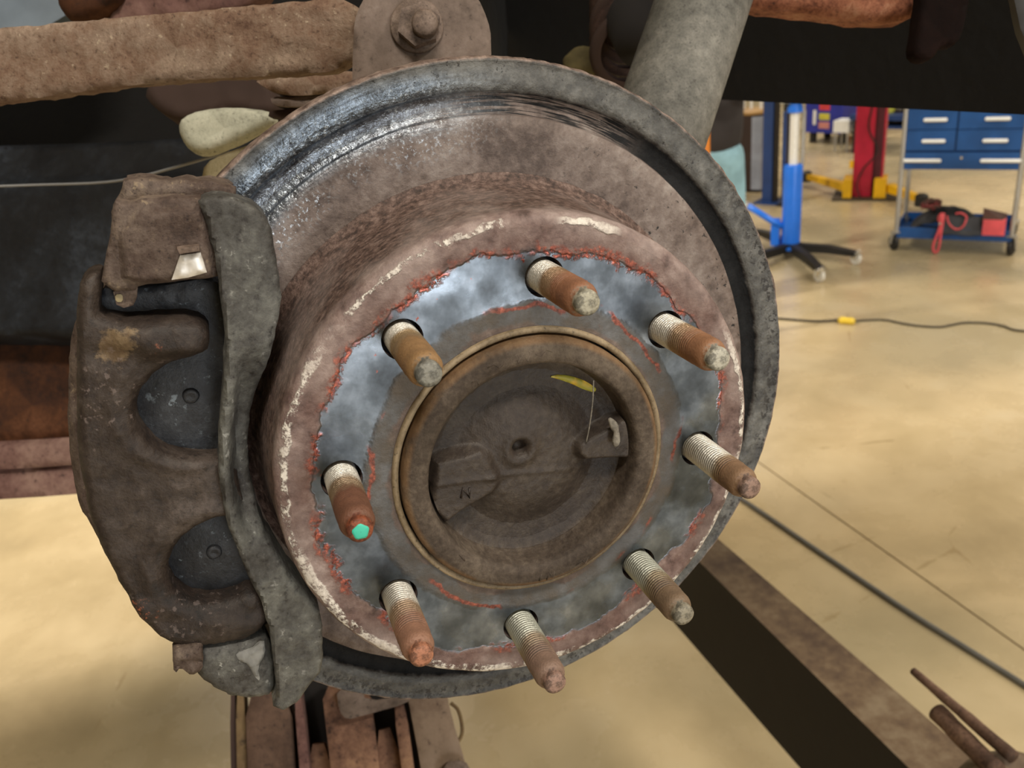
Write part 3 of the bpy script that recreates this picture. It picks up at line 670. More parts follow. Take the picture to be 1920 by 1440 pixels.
brk = empty('caliper_bracket', 'dark curved caliper bracket arching over the rotor face beside the caliper', 'caliper bracket', M=RF.M)
zb = -.0200
band_ = RF.uv([(372, 380), (384, 371), (400, 367), (440, 373), (478, 390), (499, 408), (511, 432), (517, 470), (525, 530), (529, 560), (523, 600), (514, 645), (500, 695), (486, 740), (474, 785), (467, 850), (472, 925), (496, 1005), (545, 1085), (580, 1125), (601, 1152), (605, 1180), (607, 1245), (600, 1270), (580, 1292), (558, 1322), (532, 1336), (514, 1328), (520, 1308), (514, 1250), (508, 1190), (490, 1130), (465, 1080), (428, 990), (411, 905), (410, 820), (420, 720), (424, 650), (418, 590), (410, 530), (400, 470), (388, 425)], zb)
def bfeat(u, v):
    z = np.zeros(len(u)); line = RF.uv([(390, 400), (408, 480), (424, 570), (431, 650), (427, 730), (417, 820), (418, 900), (436, 985), (472, 1075), (498, 1130), (514, 1190), (522, 1300)], zb)
    P = np.stack([u, v], 1); d = np.full(len(u), 9.)
    for a_, b_ in zip(line[:-1], line[1:]):
        ab = b_-a_; t_ = np.clip(((P-a_) @ ab)/(ab @ ab), 0, 1); d = np.minimum(d, np.linalg.norm(P-a_-t_[:, None]*ab, axis=1))
    z += .0011*np.exp(-(d/.0014)**2)               # raised lip on the outer edge
    z += -.10*np.clip(d-.006, 0, .03)               # falls away towards the hat
    w = ((u-RF.uv([(460, 850)], zb)[0][0])/.034)**4; tt_ = np.clip((d-.0022)/.0035, 0, 1); z -= .013*tt_*tt_*(3-2*tt_)*np.exp(-w)
    cl = RF.uv([(545, 1085), (530, 1120), (560, 1190), (600, 1215)], zb); dd = np.full(len(u), 9.)
    for a_, b_ in zip(cl[:-1], cl[1:]):
        ab = b_-a_; t_ = np.clip(((P-a_) @ ab)/(ab @ ab), 0, 1); dd = np.minimum(dd, np.linalg.norm(P-a_-t_[:, None]*ab, axis=1))
    z -= .0006*np.exp(-(dd/.0007)**2)
    return z
casting('bracket_strap', band_, MAT['brk'], brk, z0=zb, thick=.022, rr=.0014, res=.0015, feat=bfeat, nz=.0005, nscale=90, side_noise=.0005, soft=0)
top = RF.uv([(240, 386), (262, 376), (330, 372), (380, 376), (404, 420), (416, 500), (412, 522), (350, 530), (258, 541), (252, 548), (214, 552), (190, 532), (196, 480), (206, 440), (206, 400), (216, 380)], zb-.003)
def tfeat(u, v):
    P = np.stack([u, v], 1); e = RF.uv([(262, 398), (375, 390), (392, 440), (398, 520), (270, 530), (232, 520), (226, 440)], zb-.003)
    d = polydist(P, e)*np.where(inside(P, e), 1, -1); s = np.clip(d/.002+.5, 0, 1); return .0028*s-.0015*(1-s)
casting('upper_mount', top, MAT['cal_d'], brk, z0=zb-.004, thick=.045, rr=.0016, res=.0016, feat=tfeat, nz=.0007, nscale=130, side_noise=.0006, soft=0)
back_ = RF.uv([(208, 404), (222, 362), (236, 340), (258, 333), (300, 338), (396, 337), (440, 352), (440, 420), (230, 440)], zb-.02)
casting('upper_mount_shelf', back_, MAT['cal_d'], brk, z0=zb-.016, thick=.022, rr=.002, res=.0022, nz=.0010, nscale=120, side_noise=.0010, soft=0)
bot = RF.uv([(352, 1240), (374, 1222), (440, 1212), (495, 1200), (515, 1240), (522, 1310), (500, 1324), (440, 1326), (396, 1305), (364, 1280)], zb-.003)
casting('lower_mount', bot, MAT['brk'], brk, z0=zb-.005, thick=.045, rr=.007, res=.0022, nz=.0007, nscale=100)
lug = RF.uv([(322, 1236), (336, 1220), (375, 1212), (384, 1225), (378, 1262), (358, 1272), (338, 1258), (326, 1270)], zb-.001)
casting('torn_clip', lug, MAT['cal_d'], brk, z0=zb-.002, thick=.008, rr=.001, res=.0014, nz=.0018, nscale=320, side_noise=.001)
gr = plain('dried_grease', srgb('7f7f7c'), .8, 0, .2, 120)
tag(casting('grease_smear', RF.uv([(442, 1236), (470, 1230), (496, 1212), (500, 1236), (484, 1262), (490, 1290), (478, 1280), (466, 1256), (448, 1250)], zb), gr, brk, z0=zb-.0035, thick=.003, rr=.001, res=.0013, nz=.0006, nscale=300), 'pale grey dried grease')
# anti-rattle clip
tag(casting('spring_clip', RF.uv([(338, 478), (376, 473), (388, 510), (352, 520), (322, 524), (330, 500)], zb), MAT['steel'], pad, z0=zb+.0012, thick=.0035, rr=.0005, res=.0014, nz=.0004, nscale=200, soft=0), 'bright bare metal clip')
tag(casting('clip_fold', RF.uv([(332, 466), (373, 460), (374, 470), (337, 476)], zb+.003), MAT['nut'], pad, z0=zb+.004, thick=.006, rr=.0005, res=.0014, nz=.0001, soft=0), 'dark folded end of the clip')

# ============================================================ SUSPENSION ABOVE
fr = facing(330, 90, .50, -.10, .25)
bar = casting('rusty_flat_bar', fr.uv([(-260, 72), (-120, 62), (0, 52), (150, 38), (410, 15), (560, 2), (662, -8), (664, 60), (655, 131), (500, 142), (300, 152), (150, 172), (0, 190), (-260, 222)]), MAT['bar'], M=fr.M, thick=.018, rr=.0022, res=.0036, nz=.0016, nscale=90, side_noise=.0010)
tag(bar, 'thick flaky rusty steel bar crossing the upper left, above the caliper', 'steel bar')
fr = facing(790, 60, .47, .05, .10)
plt = empty('bolted_bracket', 'brown rounded steel bracket bolted above the top of the rotor', 'bracket', M=fr.M)
casting('bracket_plate', fr.uv([(658, 260), (661, 60), (668, 20), (690, -20), (740, -50), (850, -50), (895, -10), (915, 35), (922, 70), (921, 260)]), MAT['plate'], plt, thick=.014, rr=.002, res=.004, nz=.0005, nscale=50)
def ringsolid(r0, r1, z0, z1, seg=48): return lathe([(r0, z0), (r0, z1-.0006), (r0, z1), (r1-.0006, z1), (r1, z1-.0006), (r1, z0)], seg)
c = fr.uv([(782, 50)])[0]; k = 3530.
def off(VF, c, dz=0.): return [(x+c[0], y+c[1], z+dz) for x, y, z in VF[0]], [f[::-1] for f in VF[1]]
mesh('washer', *off(ringsolid(.004, .0140, 0, .0025), c, .0002), MAT['nut'], plt)
hexr = .0115; c2 = fr.uv([(786, 50)], .004)[0]
bm = bmesh.new(); vb = [[bm.verts.new((c2[0]+hexr*math.cos(PI/3*i+.35), c2[1]+hexr*math.sin(PI/3*i+.35), z)) for i in range(6)] for z in (.002, .0095)]
bm.faces.new(vb[1]); bm.faces.new(vb[0][::-1])
for i in range(6): bm.faces.new((vb[0][i], vb[0][(i+1) % 6], vb[1][(i+1) % 6], vb[1][i]))
bmobj('hex_nut', bm, MAT['nut'], plt, bevel=.0008)
c3 = fr.uv([(797, 46)], .012)[0]
prof = [(.0001, .0172), (.0050, .0172), (.0060, .0160)]+[(.0068-(i % 2)*.0004, .0155-.0007*i) for i in range(10)]+[(.0068, .004)]
mesh('bolt_end', *off(lathe(prof, 32), c3), MAT['nut'], plt)
# bump stops (two cream rubber lumps)
def blob(name, fr, c, rx, ry, rz, mat, parent=None, amp=.12, rot=0., seg=40, sq=2.4):
    V = []; Fc = []; nv = seg//2
    for i in range(nv+1):
        ph = PI*i/nv
        for j in range(seg):
            q = 2*PI*j/seg; x, y, z = math.sin(ph)*math.cos(q), math.sin(ph)*math.sin(q), math.cos(ph)
            s = (abs(x)**sq+abs(y)**sq+abs(z)**sq)**(-1/sq); w = 1+amp*mnoise.fractal(Vector((x*1.6+c[0]*40, y*1.6+c[1]*33, z*1.6)), 1, 2, 3)
            x, y, z = x*s*rx*w, y*s*ry*w, z*s*rz*w
            V.append((c[0]+x*math.cos(rot)-y*math.sin(rot), c[1]+x*math.sin(rot)+y*math.cos(rot), c[2]+z))
    for i in range(nv):
        for j in range(seg):
            k_ = (j+1) % seg; Fc.append((i*seg+j, (i+1)*seg+j, (i+1)*seg+k_, i*seg+k_))
    return mesh(name, V, Fc, mat, parent, fr.M if parent is None else None)
fr = facing(420, 240, .610)
tag(casting('rubber_bump_stop', fr.uv([(326, 236), (334, 214), (370, 200), (430, 194), (504, 202), (512, 216), (504, 229), (460, 252), (420, 272), (388, 284), (360, 284), (340, 268)]), MAT['bump'], M=fr.M, thick=.014, rr=.0075, res=.0028, nz=.0008, nscale=60), 'cream rubber bump stop, upper and larger of two, left of the rotor top', 'bump stop')
fr = facing(452, 292, .585)
tag(casting('rubber_bump_stop', fr.uv([(372, 334), (378, 302), (418, 282), (475, 263), (545, 234), (560, 300), (500, 345), (430, 362), (385, 354)]), rusty('yellowed_rubber', [srgb('a39878'), srgb('c2b693'), srgb('d0c5a4'), srgb('ddd3b4')], 60, .0006, .95), M=fr.M, thick=.03, rr=.006, res=.0028, nz=.0008, nscale=60), 'yellowish cream bump stop half hidden behind the rotor edge', 'bump stop')
fr2 = facing(420, 180, .63)
tag(casting('bump_stop_cup', fr2.uv([(265, 172), (290, 140), (480, 120), (505, 150), (520, 195), (500, 215), (420, 204), (350, 225), (310, 215), (282, 195)]), MAT['near_black'] if 0 else MAT['vane'], M=fr2.M, thick=.03, rr=.004, res=.004, nz=.001), 'dark rusty cup holding the cream bump stop under the flat bar', 'bracket')
fr2 = facing(590, 160, .56, .1, .2)
lk = empty('rusty_leaf_pack', 'mottled rusty spring leaves between the flat bar and the rotor top', 'leaf spring', M=fr2.M)
casting('spring_leaf', fr2.uv([(470, 146), (530, 138), (660, 128), (680, 150), (640, 170), (560, 180), (510, 172)]), MAT['bar'], lk, thick=.02, rr=.002, res=.004, nz=.001)
casting('spring_leaf', fr2.uv([(505, 180), (560, 182), (640, 172), (660, 200), (540, 200), (510, 196)], -.005), MAT['plate'], lk, z0=-.005, thick=.02, rr=.0015, res=.004, nz=.0006)
casting('spring_leaf', fr2.uv([(505, 202), (660, 202), (640, 225), (500, 222)], -.01), MAT['vane'], lk, z0=-.012, thick=.02, rr=.0015, res=.004, nz=.0006)
# corner lumps behind the bar
fr2 = facing(200, 20, .62, -.1, .3)
tag(casting('rusty_spring_clamp', fr2.uv([(95, -60), (240, -60), (225, 0), (195, 20), (160, 38), (125, 42), (105, 20), (95, 0)]), MAT['orange'], M=fr2.M, thick=.03, rr=.008, res=.004, nz=.002), 'orange brown rusty clamp behind the flat bar in the top left corner', 'clamp')
tag(casting('rusty_spring_hanger', fr2.uv([(185, 40), (205, 20), (245, -60), (520, -60), (470, 18), (420, 30), (300, 50), (200, 52)], -.01), MAT['pink'], M=fr2.M, z0=-.01, thick=.03, rr=.006, res=.004, nz=.003, nscale=60), 'flaky pinkish rusty hanger peeking over the top of the flat bar', 'hanger')
fr2 = facing(50, 20, .9)
grb = plain('grey_blue_paint', srgb('6f7c8a'), .6, 0, .15, 14)
tag(casting('grey_painted_panel', fr2.uv([(-220, -120), (130, -120), (125, 70), (-220, 90)]), grb, M=fr2.M, thick=.02, rr=.003, res=.02, nz=.001), 'smooth grey blue painted panel in the top left corner', 'panel')

# dark frame rail / tank on the left
fr2 = facing(150, 400, .92, -.15, -.2)
rail = empty('frame_rail', 'bluish black frame rail with a raised seam behind the caliper', 'frame rail', M=fr2.M)
def rfeat(u, v):
    s = fr2.uv([(0, 348), (240, 338)]); d = s[1]-s[0]; d /= np.linalg.norm(d); q = (u-s[0][0])*-d[1]+(v-s[0][1])*d[0]
    return .010*np.exp(-((q+.035)/.05)**2)+.004/(1+np.exp(q/.0012))
casting('rail_side', fr2.uv([(-500, 275), (100, 268), (440, 250), (640, 260), (640, 640), (300, 640), (0, 622), (-500, 640)]), MAT['dblue'], rail, thick=.07, rr=.006, res=.006, feat=rfeat, nz=.001, nscale=20)
bm = bmesh.new(); u0 = fr2.uv([(-900, -300), (900, 300)], -.1)
box(bm, u0[0][0], u0[1][0], u0[1][1], u0[0][1], -.30, -.10); bmobj('rail_upper_web', bm, MAT['black'], rail, bevel=.004)
q = [W(*p) for p in ((-80, 352, .78), (60, 347, .76), (180, 343, .74), (250, 334, .72), (320, 316, .70), (390, 296, .69), (430, 285, .69))]
wire = mesh('thin_grey_cable', *tube(spline(q), .0011, 8), plain('grey_cable_sheath', srgb('8d8e90'), .6))
tag(wire, 'thin grey cable running left from behind the rotor across the dark frame rail', 'cable')
# lower left rusty cross beam
fr2 = facing(60, 760, .95, -.1, -.05)
xb = empty('rusty_cross_beam', 'orange rusty cross beam with pinkish flange at the left edge behind the caliper', 'beam', M=fr2.M)
casting('beam_web', fr2.uv([(-500, 640), (0, 614), (300, 596), (700, 580), (700, 800), (300, 808), (0, 828), (-500, 850)]), MAT['orange'], xb, thick=.05, rr=.004, res=.008, nz=.001)
casting('beam_flange', fr2.uv([(-500, 850), (0, 828), (300, 808), (700, 800), (700, 860), (300, 860), (0, 882), (-500, 905)], .02), MAT['pink'], xb, z0=.02, thick=.08, rr=.006, res=.008, nz=.001)
casting('beam_lower_lip', fr2.uv([(-500, 905), (0, 882), (300, 862), (700, 860), (700, 900), (300, 914), (0, 938), (-500, 965)], .01), MAT['pink'], xb, z0=.008, thick=.07, rr=.004, res=.008, nz=.001)

# shock absorber tube, top right of rotor
sh = empty('shock_absorber', 'dusty grey shock absorber tube leaning down behind the right of the rotor', 'shock absorber', loc=W(1262, 170, .60))
p0 = W(1340, -62, .62); p1 = W(1262, 170, .60); p2 = p1+(p1-p0)*.62
V, Fc = tube([p0-(p1-p0)*.6, p0, p1, p2], .0325, 64)
o = mesh('dust_tube', V, Fc, MAT['shock']); relparent(o, sh)
V, Fc = tube([p0-(p1-p0)*.8, p2+(p2-p1)*.3], .012, 24); relparent(mesh('piston_rod', V, Fc, MAT['steel']), sh)
# coil and clutter left of the tube
cs = empty('rusty_coil_bushing', 'dark rusty ribbed bushing between the rotor top and the grey tube', 'bushing', loc=W(1175, 40, .72))
for i in range(6):
    a_ = W(1196+i*4, -38+i*26, .73-.003*i); b_ = W(1168, 30, .73)
    fr3 = facing(1180, -30+i*25, .72, .1, .8)
    V, Fc = lathe([(.024, -.004), (.030, -.0035), (.033, 0), (.030, .0035), (.024, .004)], 40)
    o = mesh('bushing_rib', V, [f[::-1] for f in Fc], MAT['vane'] if i % 2 else rusty('coil_rust', [srgb('241713'), srgb('382721'), srgb('4c3932')], 60, .0006), M=fr3.M); relparent(o, cs)
fr3 = facing(1180, 30, .72, .1, .8)
relparent(mesh('bushing_core', *tube([(0, 0, -.05), (0, 0, .06)], .022, 24), MAT['near_black'], M=fr3.M), cs)
fr3 = facing(1110, 130, .80)
ol = plain('olive_rubber', srgb('5f5535'), .8, 0, .2, 60)
tag(blob('olive_rubber_grommet', fr3, (0, 0, 0), .026, .017, .02, ol, amp=.08, rot=-.2), 'olive yellow rubber grommet showing above the rotor top in the dark', 'grommet')

# black body side above the background, with rust on its upper edge
hE = W(1340, 186, .95)[2]
E0 = F(1330, 186, hE); E1 = F(1960, 217, hE); dE = E1-E0
E0b = E0-dE*1.14; E1b = E1+dE*.35
uE = dE/np.linalg.norm(dE); nE = np.array([-uE[1], uE[0], 0]); 
if nE[1] < 0: nE = -nE
body = empty('black_body_panel', 'black underside panel of the truck hiding the top of the workshop', 'body panel', loc=E0)
def prism_w(name, pts, ext, mat, par, bev=.004):
    bm = bmesh.new(); v0 = [bm.verts.new(tuple(p)) for p in pts]; v1 = [bm.verts.new(tuple(np.array(p)+ext)) for p in pts]
    bm.faces.new(v0[::-1]); bm.faces.new(v1); n = len(pts)
    for i in range(n): bm.faces.new((v0[i], v0[(i+1) % n], v1[(i+1) % n], v1[i]))
    o = bmobj(name, bm, mat, bevel=bev); return relparent(o, par) if par else o
zt = np.array([0, 0, 1.])
prism_w('panel_skin', [E0b, E1b, E1b+zt*.5, E0b+zt*.5], nE*.9, MAT['black'], body)
# rust rail hanging over it (nearer)
q0 = W(1380, -8, .70); q1 = W(1700, 44, .66); q2 = W(1960, 40, .62)
rr2 = rusty('bright_orange_rust', [srgb('3c2017'), srgb('70422f'), srgb('946048'), srgb('a87c62')], 60, .0009, .85)
fr3 = facing(1600, 0, .62, 0, .2)
tag(casting('rusty_sill_edge', fr3.uv([(1380, -140), (1380, 2), (1420, 12), (1500, 19), (1580, 30), (1640, 37), (1700, 36), (1722, 28), (1735, -140)]), rr2, M=fr3.M, thick=.03, rr=.006, res=.005, nz=.0015), 'orange rusty sill edge along the top right corner, above the black panel', 'sill')
fr3 = facing(1770, 70, .60, .05, .1)
hb = rusty('dark_brown_rust', [srgb('0d0706'), srgb('150c0a'), srgb('1e120f')], 30, .0006, .95, spec=.1)
tag(casting('hanging_tab', fr3.uv([(1735, -60), (1720, 60), (1712, 98), (1728, 112), (1752, 110), (1765, 88), (1800, 82), (1815, 40), (1830, -60)]), hb, M=fr3.M, thick=.012, rr=.003, res=.003, nz=.0006), 'dark brown rusty tab hanging in front of the black panel', 'bracket')
fr3 = facing(1900, 40, .5, -.2)
tag(casting('black_edge_strip', fr3.uv([(1888, -80), (1990, -80), (1990, 170), (1925, 95)]), plain('worn_black_paint', srgb('2a2a2c'), .6), M=fr3.M, thick=.01, rr=.002, res=.005, nz=.0003), 'narrow worn black strip in the top right corner', 'trim strip')
# truck underbody overhead: shades the floor under the vehicle
axd = np.array([.287, -.957, 0.]); axd /= np.linalg.norm(axd); trd = np.array([.957, .287, 0])
ub = W(700, 300, .75)
shp = F(0, 1338); lampp = np.array([-3.0, 4.0, 4.8]); eg = shp+(lampp-shp)*2.25/4.8; tf = float((eg-ub)[:2] @ (-axd)[:2]); print('pan depth', tf)
P = [ub+trd*s*1+(-axd)*tt for s, tt in ((-3.4, .25), (1.2, .25), (1.2, tf), (-3.4, tf))]
P = [np.array([p[0], p[1], 2.25]) for p in P]
tag(prism_w('truck_floor_pan', P, np.array([0, 0, .25]), MAT['black'], None, .01), 'black underside of the raised truck above the suspension', 'floor pan')

# ============================================================ LIFT ARM (lower right)
ARM = 1.17      # drop below the camera: makes the tube about 0.1 m wide
def PL(px, py): return F(px, py, H-ARM)
A1, A2, M1, M2 = PL(1353, 1016), PL(1839, 1432), PL(1319, 1061), PL(1704, 1440)
def lowpt(px, py):
    u_ = np.cross(M2-M1, [0, 0, 1.]); r0 = ray(px, py); return C0+r0*((M1-C0) @ u_)/(r0 @ u_)
B1, B2 = lowpt(1269, 1174), lowpt(1497, 1440)
arm = empty('swing_lift_beam', 'long dark steel lift arm running from under the rotor to the bottom right', 'lift arm', loc=M1)
am = Mt('arm_paint_lit_dusty_top', .6, 0, .35); g_ = am.n.new('ShaderNodeNewGeometry'); an = am.noise(30, 5, .65); ab_ = am.noise(4, 3)
lit_dust = am.ramp(am.add(am.mul(an, .5), am.mul(ab_, .5)), [(.38, srgb('4e3d30')), (.5, srgb('6b5843')), (.62, srgb('80705a'))])
am.color(am.mix(am.mix(srgb('0b0808'), srgb('161111'), an), lit_dust, am.sm(am.sep(g_.outputs['Normal'])[2], .25, .9))); am.bump(an, .0006); armm = am.m  # dusty tone on upward faces also paints in light from above
dA = A2-A1; dM = M2-M1; dB = B2-B1
# closed hollow section: top plate, near side web, far web, bottom plate
a0, a1 = A1-dA*1.0, A2+dA*.55; m0, m1 = M1-dM*1.25, M2+dM*.5
hz = (M1-B1)[2]
bm = bmesh.new()
sec0 = [a0, m0, m0-zt*hz, a0-zt*hz]; sec1 = [a1, m1, m1-zt*hz, a1-zt*hz]
v0 = [bm.verts.new(tuple(p)) for p in sec0]; v1 = [bm.verts.new(tuple(p)) for p in sec1]
bm.faces.new(v0); bm.faces.new(v1[::-1])
for i in range(4): bm.faces.new((v0[i], v0[(i+1) % 4], v1[(i+1) % 4], v1[i]))
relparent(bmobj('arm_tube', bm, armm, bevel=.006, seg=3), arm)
# two rusty rods and the block they come out of, beyond the arm
rodm = rusty('rod_rust', [srgb('30221b'), srgb('4c382c'), srgb('654d3f'), srgb('7d6351')], 40, .0008)
rod = empty('arm_restraint', 'pair of rusty rods welded to a dark block at the lower right corner', 'restraint rods', loc=W(1900, 1440, 1.05))
def noisy_tube(pts, r, seg=14, amp=.12):
    V, Fc = tube(pts, r, seg); P = np.array(V); c = np.repeat([np.mean(P[i*seg:(i+1)*seg], 0) for i in range(len(pts))], seg, 0)
    w = np.array([1+amp*mnoise.fractal(Vector(p*30), 1, 2, 3) for p in P]); return list(c+(P-c)*w[:, None]), Fc
lin = lambda p, q, n: [np.array(p)+(np.array(q)-np.array(p))*k/n for k in range(n+1)]
relparent(mesh('long_rod', *noisy_tube(lin(W(1712, 1258, 1.16), W(1900, 1420, 1.02), 24), [.0050+.0034*k/24 for k in range(25)]), rodm), rod)
relparent(mesh('short_rod', *noisy_tube(lin(W(1758, 1336, 1.12), W(1868, 1446, 1.02), 18), .0120), rodm), rod)
relparent(cyl('rod_pin', W(1763, 1344, 1.115), W(1761, 1358, 1.115), .0022, rodm), rod)
fr3 = facing(1900, 1450, 1.03, .1, -.5)
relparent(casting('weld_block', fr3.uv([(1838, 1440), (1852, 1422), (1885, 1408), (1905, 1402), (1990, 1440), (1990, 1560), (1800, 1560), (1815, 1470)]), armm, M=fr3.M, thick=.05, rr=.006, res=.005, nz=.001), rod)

# hose and extension cord on the floor
def on_floor(pts, h): return [F(x, y, h) for x, y in pts]
hose = mesh('air_hose', *tube(spline(on_floor([(1200, 812), (1300, 878), (1400, 942), (1500, 1010), (1600, 1078), (1700, 1145), (1800, 1208), (1920, 1284), (2050, 1370)], .0085)), .0085, 12), plain('grey_green_hose_rubber', srgb('62605a'), .5))
tag(hose, 'dark grey air hose lying diagonally on the concrete floor beside the lift arm', 'hose')
cordp = on_floor([(1380, 592), (1466, 598), (1520, 602), (1545, 602), (1574, 600)], .006)
cord2 = on_floor([(1603, 602), (1630, 600), (1660, 600), (1690, 606), (1722, 611), (1760, 613), (1785, 609), (1810, 605), (1850, 606), (1880, 611), (1905, 619), (1960, 622), (2020, 618)], .006)
ec = empty('extension_cord', 'dark extension cord with a yellow connector lying across the floor', 'extension cord', loc=F(1588, 604))
cm = plain('cord_rubber', srgb('3d372b'), .6)
relparent(mesh('cord', *tube(spline(cordp), .0075, 8), cm), ec); relparent(mesh('cord', *tube(spline(cord2), .006, 8), cm), ec)
V, Fc = tube(lin(F(1572, 600, .018), F(1603, 603, .018), 6), [.014, .021, .021, .019, .021, .021, .014], 12)
tag(relparent(mesh('connector', V, Fc, plain('yellow_plastic', srgb('f0cf45'), .35)), ec), 'yellow connector')

# ============================================================ CRADLE under the rotor (bottom centre)
fr3 = facing(650, 1380, .86, .15, -.35)
cr = empty('lift_cradle', 'rusty slotted steel cradle of upright bars under the bottom of the rotor', 'lift cradle', M=fr3.M)
def bar_(nm, pts, z, mat, th=.03, **k):
    return casting(nm, fr3.uv(pts, z), mat, cr, z0=z, thick=th, rr=.002, res=.006, nz=.0007, nscale=50, **k)
tan = rusty('tan_rust', [srgb('54412d'), srgb('6f5b3f'), srgb('7d6a4b')], 14, .0005)
bar_('edge_strip', [(430, 1280), (441, 1280), (446, 1580), (434, 1580)], .000, MAT['vane'], .03)
bar_('edge_strip', [(441, 1280), (458, 1280), (466, 1580), (446, 1580)], .004, tan, .03)
bar_('side_plate', [(458, 1270), (543, 1270), (562, 1580), (468, 1580)], .010, rusty('dark_red_brown', [srgb('3b2a20'), srgb('544034'), srgb('6a5344')], 30, .0008), .05)
bar_('narrow_bar', [(548, 1270), (562, 1270), (595, 1580), (572, 1580)], .018, MAT['pink'], .04)
bar_('gap_backing', [(480, 1250), (800, 1250), (820, 1600), (480, 1600)], -.05, MAT['near_black'], .02)  # black sheet added so the gaps between the bars stay dark
bar_('rung', [(575, 1396), (618, 1394), (632, 1580), (582, 1580)], -.005, MAT['cradle'], .03)
bar_('wide_bar', [(600, 1270), (690, 1268), (712, 1440), (722, 1580), (636, 1580), (620, 1440)], .020, MAT['cradle'], .05)
bar_('rung', [(700, 1372), (742, 1364), (775, 1580), (722, 1580)], -.002, MAT['cradle'], .03)
bar_('narrow_bar', [(733, 1290), (756, 1286), (796, 1580), (772, 1580)], .016, MAT['cradle'], .03)
bar_('tapered_bar', [(758, 1272), (832, 1268), (846, 1340), (876, 1440), (905, 1580), (812, 1580), (790, 1440)], .022, rusty('tan_brown_rust', [srgb('5d4a3e'), srgb('83705f'), srgb('958271')], 14, .0006), .05)
bar_('angle_bracket', [(630, 1290), (680, 1285), (684, 1316), (770, 1302), (768, 1318), (680, 1342), (650, 1350), (636, 1335)], .034, MAT['plate'], .014)
q = [(*fr3.uv([p], 0)[0], .0) for p in ((845, 1318), (858, 1330), (865, 1352), (866, 1376), (856, 1392), (848, 1380))]
mesh('wire_loop', *tube(spline(q), .0018, 8), tan, cr)
bar_('foot_cap', [(828, 1432), (872, 1425), (884, 1446), (880, 1500), (826, 1500)], .034, MAT['nut'], .02)

# ============================================================ WORKSHOP BACKGROUND
def stand(name, label, cat, pL, pR, group=None):
    """Empty on the floor at the point under pixel pL, local x towards the floor point under pixel pR, local y away from the camera"""
    a_, b_ = F(*pL), F(*pR); d = b_-a_; rz = math.atan2(d[1], d[0])
    e = empty(name, label, cat, loc=a_, rz=rz, group=group); e['w'] = float(np.linalg.norm(d)); del e['w']
    return e, float(np.linalg.norm(d)), (lambda px, py, base=a_: float(up(base, px, py)[2]))
def lathe_obj(name, prof, c, mat, par, seg=24, rot=None):
    V, Fc = lathe(prof, seg); M_ = np.array(rot) if rot is not None else np.eye(3)
    V = [tuple(M_ @ np.array(v)+np.array(c)) for v in V]
    bm = bmesh.new(); vs = [bm.verts.new(v) for v in V]
    for f in Fc:
        try: bm.faces.new([vs[i] for i in f])
        except Exception: pass
    bmesh.ops.remove_doubles(bm, verts=bm.verts, dist=1e-6)
    return bmobj(name, bm, mat, par, smooth=True)
RX = [[0, 0, 1], [1, 0, 0], [0, 1, 0]]      # lathe axis -> x
RY = [[1, 0, 0], [0, 0, 1], [0, -1, 0]]     # lathe axis -> y
def caster(par, x, y, top, wr, mat_w, mat_f, yaw=0.):
    c_, s__ = math.cos(yaw), math.sin(yaw); Rz = np.array([[c_, -s__, 0], [s__, c_, 0], [0, 0, 1]])
    off_ = Rz @ np.array([0, wr*.45, 0]); cc = np.array([x, y, wr])+off_
    w_ = lathe_obj('caster_wheel', [(.001, -wr*.30), (wr*.45, -wr*.30), (wr*.55, -wr*.22), (wr*.86, -wr*.28), (wr, -wr*.14), (wr, wr*.14), (wr*.86, wr*.28), (wr*.55, wr*.22), (wr*.45, wr*.30), (.001, wr*.30)], cc, mat_w, par, 24, Rz @ np.array(RX))
    bm = bmesh.new()
    for sg in (-1, 1):
        pts = [(sg*wr*.42, -wr*.3, top-.004), (sg*wr*.42, wr*.5, top-.004), (sg*wr*.42, wr*.65, wr*.8), (sg*wr*.42, wr*.25, wr*.8)]
        v_ = [bm.verts.new(tuple(Rz @ np.array(p)+np.array([x, y, 0]))) for p in pts]; v2_ = [bm.verts.new(tuple(Rz @ (np.array(p)+np.array([sg*.004, 0, 0]))+np.array([x, y, 0]))) for p in pts]
        bm.faces.new(v_); bm.faces.new(v2_[::-1])
        for i in range(4): bm.faces.new((v_[i], v_[(i+1) % 4], v2_[(i+1) % 4], v2_[i]))
    p0_ = [(-wr*.46, -wr*.35), (wr*.46, -wr*.35), (wr*.46, wr*.55), (-wr*.46, wr*.55)]
    lo_ = [bm.verts.new(tuple(Rz @ np.array([*p, top-.008])+np.array([x, y, 0]))) for p in p0_]; hi_ = [bm.verts.new(tuple(Rz @ np.array([*p, top])+np.array([x, y, 0]))) for p in p0_]
    bm.faces.new(lo_[::-1]); bm.faces.new(hi_)
    for i in range(4): bm.faces.new((lo_[i], lo_[(i+1) % 4], hi_[(i+1) % 4], hi_[i]))
    f = bmobj('caster_fork', bm, mat_f, w_); return w_
navy = plain('blue_cabinet_paint', srgb('1f4f8c'), .35); navy2 = plain('dark_blue_paint', srgb('1b3a70'), .4)
rblue = plain('bright_blue_paint', srgb('2a7af0'), .28, 0, .05); white = plain('white_handle', srgb('eef0ee'), .4, 0, .03)
grey = plain('chrome_grey', srgb('b4b2ae'), .3, .6, .05); dark = plain('dark_rubber', srgb('1d1b19'), .6); redm = plain('red_lift_paint', srgb('b01c38'), .35)
yel = plain('yellow_lift_paint', srgb('e8b416'), .4); pinkred = plain('salmon_red_vinyl', srgb('e25a62'), .5); blk = plain('black_cloth', srgb('1c1c1f'), .8, 0, .3, 12)
brown = plain('brown_leather', srgb('4a2c22'), .7); wood = plain('pale_wood', srgb('b08c58'), .6); silver = plain('polished_steel', srgb('e2e0da'), .18, .8, .03)
